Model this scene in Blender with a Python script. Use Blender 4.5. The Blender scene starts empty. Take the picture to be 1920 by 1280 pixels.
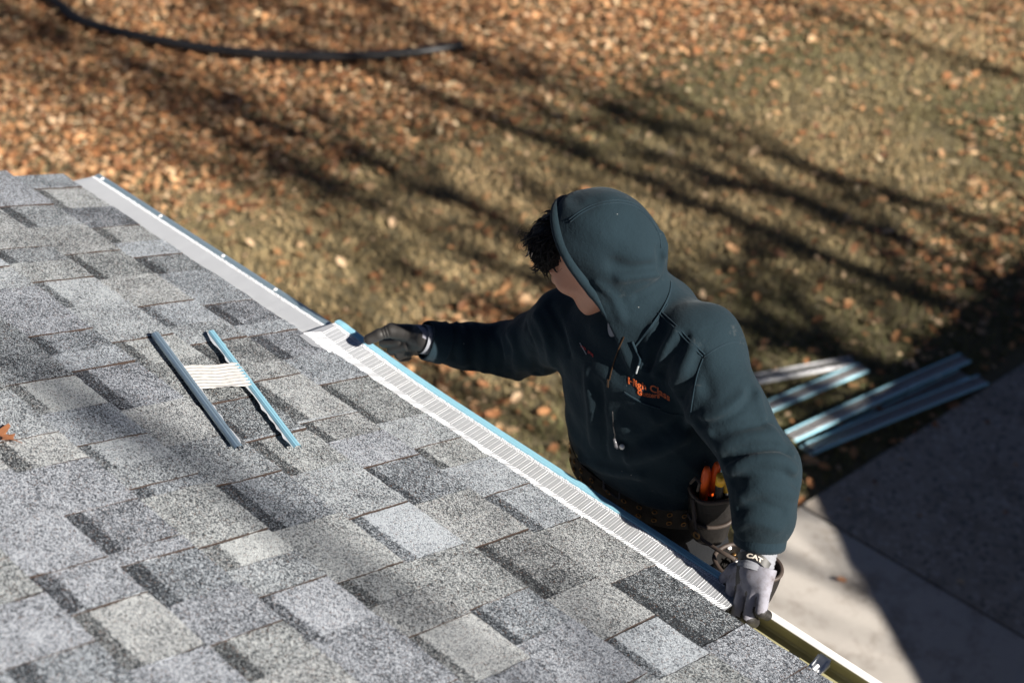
import bpy, math, random
import numpy as np
from mathutils import Vector, Matrix

sc = bpy.context.scene
col = sc.collection
R = math.radians
random.seed(7)
rng = np.random.default_rng(11)

# ------------------------------------------------------------------ camera
EAVE = 3.25                       # height of the roof edge
ROOF = math.atan(5 / 12)
CAM = np.array([1.50776372, -1.57389671, 5.3032903])
PITCH, YAW, FPX = R(38.0), R(43.8), 2667.0
cam_d = bpy.data.cameras.new('camera')
cam = bpy.data.objects.new('camera', cam_d)
col.objects.link(cam)
cam.location = CAM
cam.rotation_euler = (math.pi / 2 - PITCH, 0, YAW)
cam_d.sensor_width = 36.0
cam_d.lens = FPX / 1920 * 36
cam_d.clip_end = 500
cam_d.dof.use_dof = True
cam_d.dof.focus_distance = 2.86
cam_d.dof.aperture_fstop = 2.8
sc.camera = cam

# ------------------------------------------------------------------ light
SUN_EL, SUN_AZ = R(33), R(4)      # azimuth from +X towards +Y
SUN = np.array([math.cos(SUN_EL) * math.cos(SUN_AZ), math.cos(SUN_EL) * math.sin(SUN_AZ), math.sin(SUN_EL)])
world = bpy.data.worlds.new('World')
sc.world = world
world.use_nodes = True
wn = world.node_tree
bg = wn.nodes['Background']
sky = wn.nodes.new('ShaderNodeTexSky')
sky.sky_type = 'NISHITA'
sky.sun_disc = False
sky.air_density = 0.2
sky.dust_density = 0.2
sky.sun_elevation = SUN_EL
sky.sun_rotation = math.pi / 2 - SUN_AZ
wn.links.new(sky.outputs[0], bg.inputs[0])
bg.inputs[1].default_value = 0.05
sun_d = bpy.data.lights.new('sun', 'SUN')
sun_d.energy = 5.0
sun_d.angle = R(0.5)
sun_d.color = (1.0, 0.93, 0.84)
sun = bpy.data.objects.new('sun', sun_d)
col.objects.link(sun)
sun.rotation_euler = Vector(SUN).to_track_quat('Z', 'Y').to_euler()
sc.view_settings.view_transform = 'Standard'
sc.view_settings.look = 'None'
sc.view_settings.exposure = 1.25
sc.view_settings.gamma = 1.0

# ------------------------------------------------------------------ geometry helpers
fh = np.array([-math.sin(YAW), math.cos(YAW), 0.0])
RIGHT = np.array([math.cos(YAW), math.sin(YAW), 0.0])
UPV = np.array([0, 0, 1.0])
FWD = math.cos(PITCH) * fh - math.sin(PITCH) * UPV
CUP = math.sin(PITCH) * fh + math.cos(PITCH) * UPV


def ray(x, y):
    return FWD + RIGHT * (x - 960) / FPX - CUP * (y - 640) / FPX


def atY(x, y, Y):
    r = ray(x, y)
    return CAM + r * ((Y - CAM[1]) / r[1])


def atZ(x, y, Z):
    r = ray(x, y)
    return CAM + r * ((Z - CAM[2]) / r[2])


RN = np.array([0, math.sin(ROOF), math.cos(ROOF)])
RD = np.array([0, math.cos(ROOF), -math.sin(ROOF)])


def roofp(x, s, h=0.0):
    """point on the roof: x along the eave, s metres up the slope, h above the deck"""
    return np.array([x, 0, EAVE]) - RD * s + RN * h


def nrm(v):
    v = np.asarray(v, float)
    return v / np.linalg.norm(v)


def link(o, parent=None):
    col.objects.link(o)
    if parent is not None:
        o.parent = parent
    return o


def wloc(o):
    p = np.zeros(3)
    while o is not None:
        p = p + np.array(o.location)
        o = o.parent
    return p


def mk(name, V, F, mats, parent=None, smooth=False, fm=None, loc=None):
    """one mesh object; V in world space (or local to loc when given)"""
    me = bpy.data.meshes.new(name)
    V = np.asarray(V, float)
    if parent is not None and loc is None:
        V = V - wloc(parent)
    me.from_pydata(V.tolist(), [], [tuple(f) for f in F])
    if not isinstance(mats, (list, tuple)):
        mats = [mats]
    for m in mats:
        me.materials.append(m)
    if fm is not None:
        me.polygons.foreach_set('material_index', np.asarray(fm, np.int32))
    if smooth:
        me.polygons.foreach_set('use_smooth', np.ones(len(me.polygons), bool))
    me.update()
    o = bpy.data.objects.new(name, me)
    link(o, parent)
    if loc is not None:
        o.location = loc
    return o


def tag(o, label=None, cat=None, group=None, kind=None):
    if label: o['label'] = label
    if cat: o['category'] = cat
    if group: o['group'] = group
    if kind: o['kind'] = kind
    return o


def empty(name, loc, label=None, cat=None, group=None):
    o = bpy.data.objects.new(name, None)
    o.empty_display_size = 0.1
    o.location = loc
    col.objects.link(o)
    o.matrix_world = Matrix.Translation(Vector(loc))
    return tag(o, label, cat, group)


class MB:
    def __init__(s):
        s.V, s.F, s.M = [], [], []
        s.n = 0

    def add(s, V, F, m=0):
        V = np.asarray(V, float)
        s.V.append(V)
        for f in F:
            s.F.append(tuple(int(i) + s.n for i in f))
            s.M.append(m)
        s.n += len(V)
        return s

    def box(s, lo, hi, m=0, X=None):
        x0, y0, z0 = lo
        x1, y1, z1 = hi
        V = np.array([(x0, y0, z0), (x1, y0, z0), (x1, y1, z0), (x0, y1, z0), (x0, y0, z1), (x1, y0, z1), (x1, y1, z1), (x0, y1, z1)], float)
        if X is not None:
            V = X(V)
        return s.add(V, [(0, 3, 2, 1), (4, 5, 6, 7), (0, 1, 5, 4), (1, 2, 6, 5), (2, 3, 7, 6), (3, 0, 4, 7)], m)

    def tube(s, pts, rad, n=6, m=0, cap=True, flat=1.0):
        pts = np.asarray(pts, float)
        rad = np.broadcast_to(np.asarray(rad, float), (len(pts),))
        T = np.gradient(pts, axis=0)
        T /= np.linalg.norm(T, axis=1)[:, None] + 1e-12
        a = np.array([0, 0, 1.0]) if abs(T[0][2]) < .9 else np.array([1.0, 0, 0])
        ns = []
        u = nrm(np.cross(T[0], a))
        for t in T:
            u = nrm(u - t * (u @ t))
            ns.append(u)
        ns = np.array(ns)
        bs = np.cross(T, ns)
        an = np.linspace(0, 2 * math.pi, n, endpoint=False)
        V = (pts[:, None] + rad[:, None, None] * (np.cos(an)[None, :, None] * ns[:, None] + flat * np.sin(an)[None, :, None] * bs[:, None])).reshape(-1, 3)
        F = []
        for i in range(len(pts) - 1):
            for j in range(n):
                k = (j + 1) % n
                F.append((i * n + j, i * n + k, (i + 1) * n + k, (i + 1) * n + j))
        if cap:
            F.append(tuple(range(n))[::-1])
            F.append(tuple((len(pts) - 1) * n + j for j in range(n)))
        return s.add(V, F, m)

    def sweep(s, prof, path, m=0, close=False, ms=None):
        """prof: list of (y,z) swept along +X between path=[x0,x1,...]"""
        prof = np.asarray(prof, float)
        k = len(prof)
        V = np.array([(x, y, z) for x in path for y, z in prof])
        F, mm = [], []
        for i in range(len(path) - 1):
            for j in range(k if close else k - 1):
                l = (j + 1) % k
                F.append((i * k + j, i * k + l, (i + 1) * k + l, (i + 1) * k + j))
        n0 = len(s.F)
        s.add(V, F, m)
        return s

    def get(s):
        return np.concatenate(s.V), s.F

    def build(s, name, mats, parent=None, smooth=False, loc=None):
        V, F = s.get()
        return mk(name, V, F, mats, parent, smooth, s.M, loc)


def cyl(mb, a, b, r, n=12, m=0):
    return mb.tube([a, b], [r, r], n, m)


def smoothpath(P, n=8):
    """Catmull-Rom through the points"""
    P = np.asarray(P, float)
    Q = np.vstack([2 * P[0] - P[1], P, 2 * P[-1] - P[-2]])
    out = []
    for i in range(1, len(Q) - 2):
        for t in np.linspace(0, 1, n, endpoint=False):
            a, b, c, d = Q[i - 1], Q[i], Q[i + 1], Q[i + 2]
            out.append(.5 * ((2 * b) + (c - a) * t + (2 * a - 5 * b + 4 * c - d) * t * t + (3 * b - a - 3 * c + d) * t ** 3))
    out.append(P[-1])
    return np.array(out)


# ------------------------------------------------------------------ materials
class NT:
    def __init__(s, name):
        s.mat = bpy.data.materials.new(name)
        s.mat.use_nodes = True
        s.t = s.mat.node_tree
        s.p = s.t.nodes['Principled BSDF']
        s.out = s.t.nodes['Material Output']

    def n(s, typ, props=None, **inp):
        nd = s.t.nodes.new('ShaderNode' + typ)
        for k, v in (props or {}).items():
            setattr(nd, k, v)
        for k, v in inp.items():
            s.set(nd, k, v)
        return nd

    def set(s, nd, k, v):
        key = int(k[1:]) if k[0] == 'i' and k[1:].isdigit() else k.replace('_', ' ')
        sock = nd.inputs[key]
        if isinstance(v, bpy.types.NodeSocket):
            s.t.links.new(v, sock)
        elif isinstance(v, bpy.types.Node):
            s.t.links.new(v.outputs[0], sock)
        else:
            if hasattr(sock.default_value, '__len__') and len(sock.default_value) == 4 and len(v) == 3:
                v = (*v, 1)
            sock.default_value = v

    def math(s, op, a, b=0.0, c=None, clamp=False):
        nd = s.n('Math', {'operation': op, 'use_clamp': clamp}, i0=a, i1=b)
        if c is not None:
            s.set(nd, 'i2', c)
        return nd

    def mix(s, f, a, b, typ='MIX'):
        nd = s.t.nodes.new('ShaderNodeMix')
        nd.data_type = 'RGBA'
        nd.blend_type = typ
        for i, v in ((0, f), (6, a), (7, b)):
            s.set(nd, 'i%d' % i, v)
        return nd.outputs[2]

    def ramp(s, f, stops, interp='LINEAR'):
        nd = s.t.nodes.new('ShaderNodeValToRGB')
        nd.color_ramp.interpolation = interp
        el = nd.color_ramp.elements
        while len(el) < len(stops):
            el.new(0.5)
        for e, (p, c_) in zip(el, stops):
            e.position = p
            e.color = (*c_, 1) if len(c_) == 3 else c_
        s.set(nd, 'i0', f)
        return nd.outputs[0]

    def noise(s, vec, scale, detail=3, rough=.55):
        return s.n('TexNoise', None, Vector=vec, Scale=scale, Detail=detail, Roughness=rough).outputs[0]

    def pos(s):
        return s.n('NewGeometry').outputs['Position']

    def obj(s):
        return s.n('TexCoord').outputs['Object']

    def bump(s, h, strength=.4, dist=.002):
        b = s.n('Bump', None, Strength=strength, Distance=dist, Height=h)
        s.set(s.p, 'Normal', b.outputs[0])

    def base(s, c_, rough=None, metal=None, **kw):
        s.set(s.p, 'Base_Color', c_)
        if rough is not None: s.set(s.p, 'Roughness', rough)
        if metal is not None: s.set(s.p, 'Metallic', metal)
        for k, v in kw.items():
            s.set(s.p, k, v)
        return s


def simple(name, c_, rough=.6, metal=0.0, var=.15, vs=40, bump=0.0, bs=300, bd=.001, **kw):
    m = NT(name)
    P = m.obj()
    nz = m.noise(P, vs, 4)
    a = tuple(x * (1 - var) for x in c_)
    b = tuple(min(1, x * (1 + var)) for x in c_)
    m.base(m.mix(nz, a, b), m.math('MULTIPLY_ADD', nz, .2, rough - .1), metal, **kw)
    if bump:
        m.bump(m.noise(P, bs, 2), bump, bd)
    return m.mat
# ------------------------------------------------------------------ materials of the setting
def shingle_mat():
    m = NT('shingle_granules')
    P = m.pos()
    oi = m.n('ObjectInfo')
    L = m.obj()
    vor = m.n('TexVoronoi', None, Vector=P, Scale=470.0)
    v = m.n('SeparateColor', None, Color=vor.outputs['Color']).outputs[0]
    vor2 = m.n('TexVoronoi', None, Vector=P, Scale=880.0)
    v2 = m.n('SeparateColor', None, Color=vor2.outputs['Color']).outputs[1]
    vv = m.math('MULTIPLY_ADD', v2, .42, m.math('MULTIPLY', v, .58))
    tone = oi.outputs['Alpha']
    big = m.noise(P, 12.0, 5, .65)
    t = m.math('ADD', tone, m.math('MULTIPLY', m.math('SUBTRACT', big, .5), .50))
    # printed dark band at the upper end of the recessed pieces (object y < band)
    sx = m.n('SeparateXYZ', None, Vector=L)
    band_w = m.n('Attribute', {'attribute_type': 'OBJECT', 'attribute_name': 'band'}).outputs['Fac']
    edge = m.math('MULTIPLY_ADD', m.math('SUBTRACT', m.noise(P, 120.0, 3), .5), .022, band_w)
    inband = m.math('SMOOTH_MIN', 1.0, m.math('MULTIPLY', m.math('SUBTRACT', edge, sx.outputs[1]), 160.0), 0.0)
    inband = m.math('MAXIMUM', inband, 0.0)
    t = m.math('MULTIPLY_ADD', inband, m.math('MULTIPLY', t, -.42), t)
    k = m.math('MULTIPLY_ADD', m.math('SUBTRACT', m.math('ADD', vv, t), 1.0), 2.6, .5, True)
    c_ = m.ramp(k, [(0, (.016, .018, .021)), (.35, (.064, .071, .080)), (.7, (.205, .219, .232)), (1, (.48, .492, .50))])
    c_ = m.mix(1.0, c_, oi.outputs['Color'], 'MULTIPLY')
    # sparse brown grit
    g = m.math('GREATER_THAN', m.n('SeparateColor', None, Color=vor.outputs['Color']).outputs[2], .965)
    c_ = m.mix(m.math('MULTIPLY', g, .6), c_, (.16, .085, .05))
    m.base(c_, .92)
    m.set(m.p, 'Specular_IOR_Level', .22)
    m.bump(m.math('SUBTRACT', 1.0, vor.outputs['Distance']), .9, .0022)
    return m.mat


def lawn_mat():
    m = NT('lawn_soil')
    P = m.pos()
    a = m.noise(P, 1.3, 5, .6)
    b = m.noise(P, 30, 4, .7)
    c_ = m.mix(a, (.14, .118, .066), (.20, .17, .085))
    c_ = m.mix(m.math('MULTIPLY', b, .8), c_, (.05, .036, .022))
    m.base(c_, .95)
    m.bump(b, .8, .02)
    return m.mat


def vcol_mat(name, rough=.8, trans=0.0, sheen=0.0):
    m = NT(name)
    at = m.n('Attribute', {'attribute_name': 'tint'})
    P = m.pos()
    nz = m.noise(P, 60, 3)
    c_ = m.mix(m.math('MULTIPLY', nz, .3), at.outputs['Color'], (.08, .05, .026))
    m.base(c_, rough)
    m.set(m.p, 'Specular_IOR_Level', .3)
    if trans:
        tr = m.n('BsdfTranslucent', None, Color=c_)
        ms = m.n('MixShader', None, i0=trans, i1=m.p.outputs[0], i2=tr.outputs[0])
        m.t.links.new(ms.outputs[0], m.out.inputs[0])
    return m.mat


def concrete_mat(name, lo, hi, agg=0.0):
    m = NT(name)
    P = m.pos()
    a = m.noise(P, 2.2, 6, .65)
    b = m.noise(P, 45, 4, .7)
    c_ = m.mix(m.math('MULTIPLY_ADD', b, .35, m.math('MULTIPLY', a, .65)), lo, hi)
    st = m.ramp(m.noise(P, 3.2, 8, .8), [(.50, (1, 1, 1)), (.66, (.55, .51, .47))])
    c_ = m.mix(1.0, c_, st, 'MULTIPLY')
    h = b
    if agg:
        v = m.n('TexVoronoi', None, Vector=P, Scale=48.0)
        vc = m.n('SeparateColor', None, Color=v.outputs['Color']).outputs[0]
        c_ = m.mix(m.math('MULTIPLY', m.math('GREATER_THAN', vc, .62), agg), c_, m.ramp(vc, [(.6, (.05, .045, .04)), (1, (.42, .38, .34))]))
        h = v.outputs['Distance']
    m.base(c_, .88)
    m.bump(h, .5, .004)
    return m.mat


M = {}
M['shingle'] = shingle_mat()
M['asphalt_edge'] = simple('asphalt_edge', (.034, .021, .016), .95, var=.5, vs=200, bump=.5)
M['lawn'] = lawn_mat()
M['leaf'] = vcol_mat('dry_leaf', .62, .22)
M['grass'] = vcol_mat('grass_blade', .75, .15)
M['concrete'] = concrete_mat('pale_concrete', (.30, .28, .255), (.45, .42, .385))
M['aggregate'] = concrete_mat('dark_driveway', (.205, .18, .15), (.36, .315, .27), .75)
M['joint'] = simple('joint_dirt', (.03, .026, .022), .95)
M['white_paint'] = simple('white_gutter_paint', (.72, .71, .69), .35, var=.05, vs=6)
M['olive'] = simple('dirty_gutter_inside', (.30, .28, .155), .55, var=.28, vs=14, bump=.15, bs=60)
M['siding'] = simple('beige_siding', (.42, .38, .30), .6, var=.06)
M['deck'] = simple('roof_deck', (.05, .05, .052), .95)


def alu(name, c_, rough, var=.1, metal=1.0):
    m = NT(name)
    P = m.obj()
    a = m.noise(P, 26, 4, .6)
    m.base(m.mix(a, tuple(x * (1 - var) for x in c_), c_), m.math('MULTIPLY_ADD', a, .16, rough - .06), metal)
    m.bump(m.noise(P, 160, 3), .25, .002)
    return m.mat


M['alu'] = alu('mill_aluminium', (.47, .49, .52), .46, metal=.5)
M['alu_bright'] = alu('bright_aluminium', (.72, .74, .77), .42, metal=.45)
M['alu_sky_paint'] = alu('painted_sky_aluminium', (.30, .58, .71), .32, metal=.25)  # blue base colour stands in for the sky mirrored in the lip
M['alu_slate'] = alu('slate_blue_aluminium', (.30, .40, .47), .34, metal=.6)
M['alu_pale'] = alu('pale_aluminium', (.46, .48, .51), .5, metal=.35)
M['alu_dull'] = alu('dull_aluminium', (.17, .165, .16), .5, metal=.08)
M['alu_sky_paint_bright'] = alu('painted_bright_sky_aluminium', (.42, .80, .95), .3, metal=.15)  # brighter copy for the ground guards, mirrored sky put into the colour
M['galv'] = simple('galvanised_steel', (.72, .74, .76), .32, 1.0, .2, 60)
M['screw'] = simple('glint_white_screw', (.92, .92, .92), .3, .3, .05)  # near-white base stands in for the glint on the metal heads

# ------------------------------------------------------------------ ground
def sheet(name, pts, z, mat, kind='structure', thick=None):
    n = len(pts)
    if thick is None:
        return tag(mk(name, [(x, y, z) for x, y in pts], [tuple(range(n))], mat), kind=kind)
    V = [(x, y, z) for x, y in pts] + [(x, y, z - thick) for x, y in pts]
    F = [tuple(range(n))] + [(i, n + i, n + (i + 1) % n, (i + 1) % n) for i in range(n)]
    return tag(mk(name, V, F, mat), kind=kind)


sheet('lawn', [(-140, -60), (160, -60), (160, 180), (-140, 180)], 0.0, M['lawn'])
DX = lambda y: -1.11 + .14 * (y - 3.33)       # edge of the drive
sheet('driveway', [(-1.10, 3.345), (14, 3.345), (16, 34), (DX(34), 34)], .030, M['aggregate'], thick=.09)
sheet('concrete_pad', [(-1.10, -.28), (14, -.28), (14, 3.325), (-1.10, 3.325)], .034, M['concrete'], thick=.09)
sheet('joint_strip', [(-1.08, 3.318), (14, 3.318), (14, 3.352), (-1.08, 3.352)], .012, M['joint'])


# ------------------------------------------------------------------ leaves and grass
def leaf_template(kind):
    """a dry lobed leaf about 1 long, stem at the origin, curled; returns V, F (tris/quads)"""
    if kind == 0:      # oak: lobed outline
        w = [(.0, .02), (.12, .10), (.2, .26), (.3, .14), (.42, .34), (.53, .17), (.66, .33), (.76, .15), (.88, .18), (1.0, .0)]
    elif kind == 1:    # maple-like, broad
        w = [(.0, .02), (.1, .22), (.22, .44), (.36, .26), (.5, .48), (.62, .24), (.78, .22), (1.0, .0)]
    else:              # plain, oval and rolled
        w = [(.0, .02), (.2, .2), (.45, .27), (.7, .2), (1.0, .0)]
    V, F = [], []
    for t, h in w:
        V += [(t, h, 0), (t, 0, 0), (t, -h, 0)]
    for i in range(len(w) - 1):
        a, b = 3 * i, 3 * (i + 1)
        F += [(a, a + 1, b + 1, b), (a + 1, a + 2, b + 2, b + 1)]
    return np.array(V), np.array(F)


LT = [leaf_template(k) for k in range(3)]


def curl(V, c1, c2, rg):
    V = V.copy()
    V[:, 2] += c1 * V[:, 1] ** 2 * 2.2 + c2 * (V[:, 0] - .45) ** 2 + .10 * np.sin(V[:, 0] * 7 + rg.uniform(0, 6)) * V[:, 1]
    return V


def rotm(rg, tilt):
    yaw = rg.uniform(0, 2 * math.pi)
    t = rg.normal(0, tilt)
    u = rg.normal(0, tilt)
    return np.array(Matrix.Rotation(yaw, 3, 'Z') @ Matrix.Rotation(t, 3, 'X') @ Matrix.Rotation(u, 3, 'Y'))


def colmesh(name, Vs, Fs, Cs, mat, parent=None):
    me = bpy.data.meshes.new(name)
    me.from_pydata(Vs.tolist(), [], Fs.tolist())
    me.materials.append(mat)
    at = me.attributes.new('tint', 'FLOAT_COLOR', 'POINT')
    at.data.foreach_set('color', np.c_[Cs, np.ones(len(Cs))].astype(np.float32).ravel())
    me.update()
    o = bpy.data.objects.new(name, me)
    return link(o, parent)


def vnoise(x, y, sc_, seed=0):
    """cheap smooth value noise"""
    r = np.random.default_rng(seed)
    tab = r.random((64, 64))
    fx, fy = x * sc_, y * sc_
    ix, iy = np.floor(fx).astype(int), np.floor(fy).astype(int)
    tx, ty = fx - ix, fy - iy
    tx, ty = tx * tx * (3 - 2 * tx), ty * ty * (3 - 2 * ty)
    g = lambda a, b: tab[a % 64, b % 64]
    return (g(ix, iy) * (1 - tx) + g(ix + 1, iy) * tx) * (1 - ty) + (g(ix, iy + 1) * (1 - tx) + g(ix + 1, iy + 1) * tx) * ty


def dens(x, y):
    """how thick the leaves lie (0..1)"""
    edge = -6.15 + .30 * (y - 2.3)
    d = 1 / (1 + np.exp((x - edge) / .33))
    n1 = vnoise(x + 40, y + 40, .60, 3)
    n2 = vnoise(x + 10, y + 10, 2.1, 5)
    patch = np.clip((n1 * .6 + n2 * .4 - .575) * 5.0, 0, .60) * np.where(x > -3.2, .5, 1.0)
    far = 1 / (1 + np.exp(-(y - 8.0) / .5)) * .20 * n2
    return np.clip(np.maximum(d, patch * .80 + far + .045), 0, 1)


def in_lawn(x, y):
    return (x < np.where(y > 3.33, DX(y), -1.10) + .22 * (vnoise(x + 5, y + 5, 4, 8) - .35))


def visible(x, y, margin=120):
    d = np.stack([x - CAM[0], y - CAM[1], np.full_like(x, -CAM[2])], 1)
    z = d @ FWD
    px = 960 + FPX * (d @ RIGHT) / z
    py = 640 - FPX * (d @ CUP) / z
    # in front of the roof plane too (what the eave hides is left out), with a margin for a step aside
    eave_y = 412 + .672 * (px - 250)
    return (px > -margin * 2) & (px < 1920 + margin * 2) & (py > -margin) & (py < 1280 + margin) & (py < eave_y + 330)


def leaf_cols(n, rg, bright=1.0):
    pal = np.array([(.58, .285, .125), (.72, .42, .215), (.44, .195, .085), (.78, .52, .30), (.30, .14, .07), (.64, .34, .155), (.80, .57, .36), (.20, .095, .05)])
    c_ = pal[rg.integers(0, len(pal), n)]
    return np.clip(c_ * rg.uniform(.6, 1.15, (n, 1)) * bright, 0, .8)


def leaf_litter():
    rg = np.random.default_rng(21)
    N = 260000
    x = rg.uniform(-16, -.9, N)
    y = rg.uniform(.2, 15, N)
    keep = (rg.random(N) < dens(x, y)) & in_lawn(x, y) & visible(x, y, 300)
    x, y = x[keep], y[keep]
    Vs, Fs, Cs = [], [], []
    n0 = 0
    cols = leaf_cols(len(x), rg)
    dd = dens(x, y)
    for i in range(len(x)):
        k = rg.choice(3, p=[.55, .2, .25])
        V, F = LT[k]
        s_ = rg.uniform(.030, .058) * (1.7 if rg.random() < .12 else 1.0)
        W = curl(V, rg.uniform(-.2, .55), rg.uniform(-.2, .4), rg) * s_
        W = W @ rotm(rg, .24).T
        W[:, 2] += -W[:, 2].min() + rg.uniform(.012, .02 + .055 * dd[i])
        Vs.append(W + (x[i], y[i], 0))
        Fs.append(F + n0)
        Cs.append(np.repeat(cols[i][None], len(V), 0))
        n0 += len(V)
    o = colmesh('leaf_litter', np.concatenate(Vs), np.concatenate(Fs), np.concatenate(Cs), M['leaf'])
    tag(o, 'thick carpet of dry orange and brown leaves over the lawn', 'leaves', kind='stuff')
    return len(x)


NLEAF = leaf_litter()


def grass():
    rg = np.random.default_rng(5)
    N = 330000
    x = rg.uniform(-13, -.95, N)
    y = rg.uniform(.3, 15, N)
    dd = dens(x, y)
    keep = in_lawn(x, y) & visible(x, y, 220) & (rg.random(N) < (1.05 - .85 * dd))
    x, y = x[keep], y[keep]
    n = len(x)
    h = rg.uniform(.025, .06, n)
    w = rg.uniform(.004, .008, n)
    a = rg.uniform(0, 2 * math.pi, n)
    lean = rg.uniform(.2, 1.3, n) * h
    la = rg.uniform(0, 2 * math.pi, n)
    z0 = np.zeros(n)
    c0 = np.stack([x - w * np.cos(a), y - w * np.sin(a), z0], 1)
    c1 = np.stack([x + w * np.cos(a), y + w * np.sin(a), z0], 1)
    c2 = np.stack([x + lean * np.cos(la), y + lean * np.sin(la), h], 1)
    V = np.stack([c0, c1, c2], 1).reshape(-1, 3)
    F = np.arange(3 * n).reshape(-1, 3)
    g = (vnoise(x, y, .9, 9)[:, None] - .5) * 1.1 + rg.random((n, 1)) * .5 + .28 - .10 * (x[:, None] + 4)
    green = np.array([.14, .145, .062])
    tan = np.array([.62, .46, .25])
    c_ = green * (1 - np.clip(g, 0, 1)) + tan * np.clip(g, 0, 1)
    c_ *= rg.uniform(.7, 1.2, (n, 1))
    o = colmesh('grass', V, F, np.repeat(c_, 3, 0), M['grass'])
    tag(o, 'short dormant olive and straw coloured lawn grass', 'grass', kind='stuff')


grass()


# single leaves that can be picked out on the open grass and on the concrete
def single_leaves():
    rg = np.random.default_rng(77)
    meshes = []
    for k in range(9):
        V, F = LT[[0, 0, 1, 0, 2, 1, 0, 2, 0][k]]
        W = curl(V - (.5, 0, 0), rg.uniform(.1, .9), rg.uniform(0, .6), rg)
        W[:, 2] -= W[:, 2].min()
        me = bpy.data.meshes.new('fallen_leaf')
        me.from_pydata(W.tolist(), [], F.tolist())
        me.materials.append(M['leaf'])
        at = me.attributes.new('tint', 'FLOAT_COLOR', 'POINT')
        c_ = np.repeat(leaf_cols(1, rg, 1.1), len(V), 0)
        at.data.foreach_set('color', np.c_[c_, np.ones(len(c_))].astype(np.float32).ravel())
        me.update()
        meshes.append(me)
    n = 0
    while n < 250:
        px, py = rg.uniform(430, 1920), rg.uniform(60, 900)
        p = atZ(px, py, 0.0)
        x, y = p[:2]
        if not in_lawn(np.array([x]), np.array([y]))[0] or dens(np.array([x]), np.array([y]))[0] > .5:
            continue
        if rg.random() > .25 + dens(np.array([x]), np.array([y]))[0]:
            continue
        o = bpy.data.objects.new('fallen_leaf', meshes[rg.integers(0, 9)])
        s_ = rg.uniform(.055, .10)
        o.scale = (s_, s_, s_)
        o.location = (x, y, rg.uniform(.022, .04))
        o.rotation_euler = (rg.normal(0, .3), rg.normal(0, .3), rg.uniform(0, 6.28))
        col.objects.link(o)
        tag(o, 'single dry tan leaf lying on the open grass', 'leaf', 'single leaves scattered on the open grass')
        n += 1
    for px, py in ((1578, 1088), (1500, 938), (1520, 905)):
        p = atZ(px, py, .04)
        o = bpy.data.objects.new('fallen_leaf', meshes[1])
        o.scale = (.06, .06, .06)
        on = p[1] < 3.3 and p[0] > -1.1
        o.location = (p[0], p[1], .040 if on else .03)
        o.rotation_euler = (0, 0, px)
        col.objects.link(o)
        if py > 1000:
            tag(o, 'single brown leaf lying on the pale sunlit concrete', 'leaf')
        else:
            tag(o, 'dry leaf beside the corner of the dark driveway', 'leaf', 'leaves at the driveway corner')
    for px, py in ((1760, 800), (1690, 860), (1850, 790), (1640, 905), (1885, 960), (1725, 965), (1590, 935), (1800, 1090), (1905, 870)):
        p = atZ(px, py, .035)
        o = bpy.data.objects.new('leaf_scrap', meshes[px % 9])
        s_ = rg.uniform(.022, .05)
        o.scale = (s_, s_, s_)
        o.location = (p[0], p[1], .0335)
        o.rotation_euler = (0, 0, px)
        col.objects.link(o)
        tag(o, 'small brown leaf scrap on the shaded dark driveway', 'leaf', 'leaf scraps on the driveway')


single_leaves()
# ------------------------------------------------------------------ house: wall, roof, gutter
house = empty('house', (0, -.32, 0), 'grey shingle roofed house whose eave and white gutter cross the picture', 'house')
X0, X1 = -1.74, 5.0
UPS = 3.4                                        # metres of slope built
mb = MB()
mb.box((X0 + .32, -.34 - 4, 0), (X1, -.32, EAVE - .10))
wall = mb.build('wall', M['siding'], house)
mb = MB()
for k in range(14):                              # lapped siding boards
    z0 = .1 + k * .21
    mb.add([(X0 + .315, -.316, z0 + .21), (X1, -.316, z0 + .21), (X1, -.300, z0), (X0 + .315, -.300, z0), (X0 + .315, -.318, z0), (X1, -.318, z0)],
           [(0, 3, 2, 1), (3, 4, 5, 2)])
mb.build('siding', M['siding'], house)
mb = MB()
mb.box((X0 + .02, -.32, EAVE - .14), (X1, -.012, EAVE - .125))
mb.build('soffit', M['white_paint'], house)
mb = MB()
mb.box((X0 + .02, -.028, EAVE - .15), (X1, -.010, EAVE - .006))
mb.build('fascia', M['white_paint'], house)
# roof deck
V = []
for x in (X0 + .03, X1):
    for s_, h in ((-.0, -.018), (UPS, -.018), (UPS, -.002), (.0, -.002)):
        V.append(roofp(x, s_ + .012, h))
roof = mk('roof', V, [(0, 1, 2, 3), (7, 6, 5, 4), (0, 4, 5, 1), (1, 5, 6, 2), (2, 6, 7, 3), (3, 7, 4, 0)], M['deck'], house)

COURSE = [0, .155, .32, .484, .645, .80, .95, 1.092, 1.24, 1.39, 1.54, 1.69]
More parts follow.
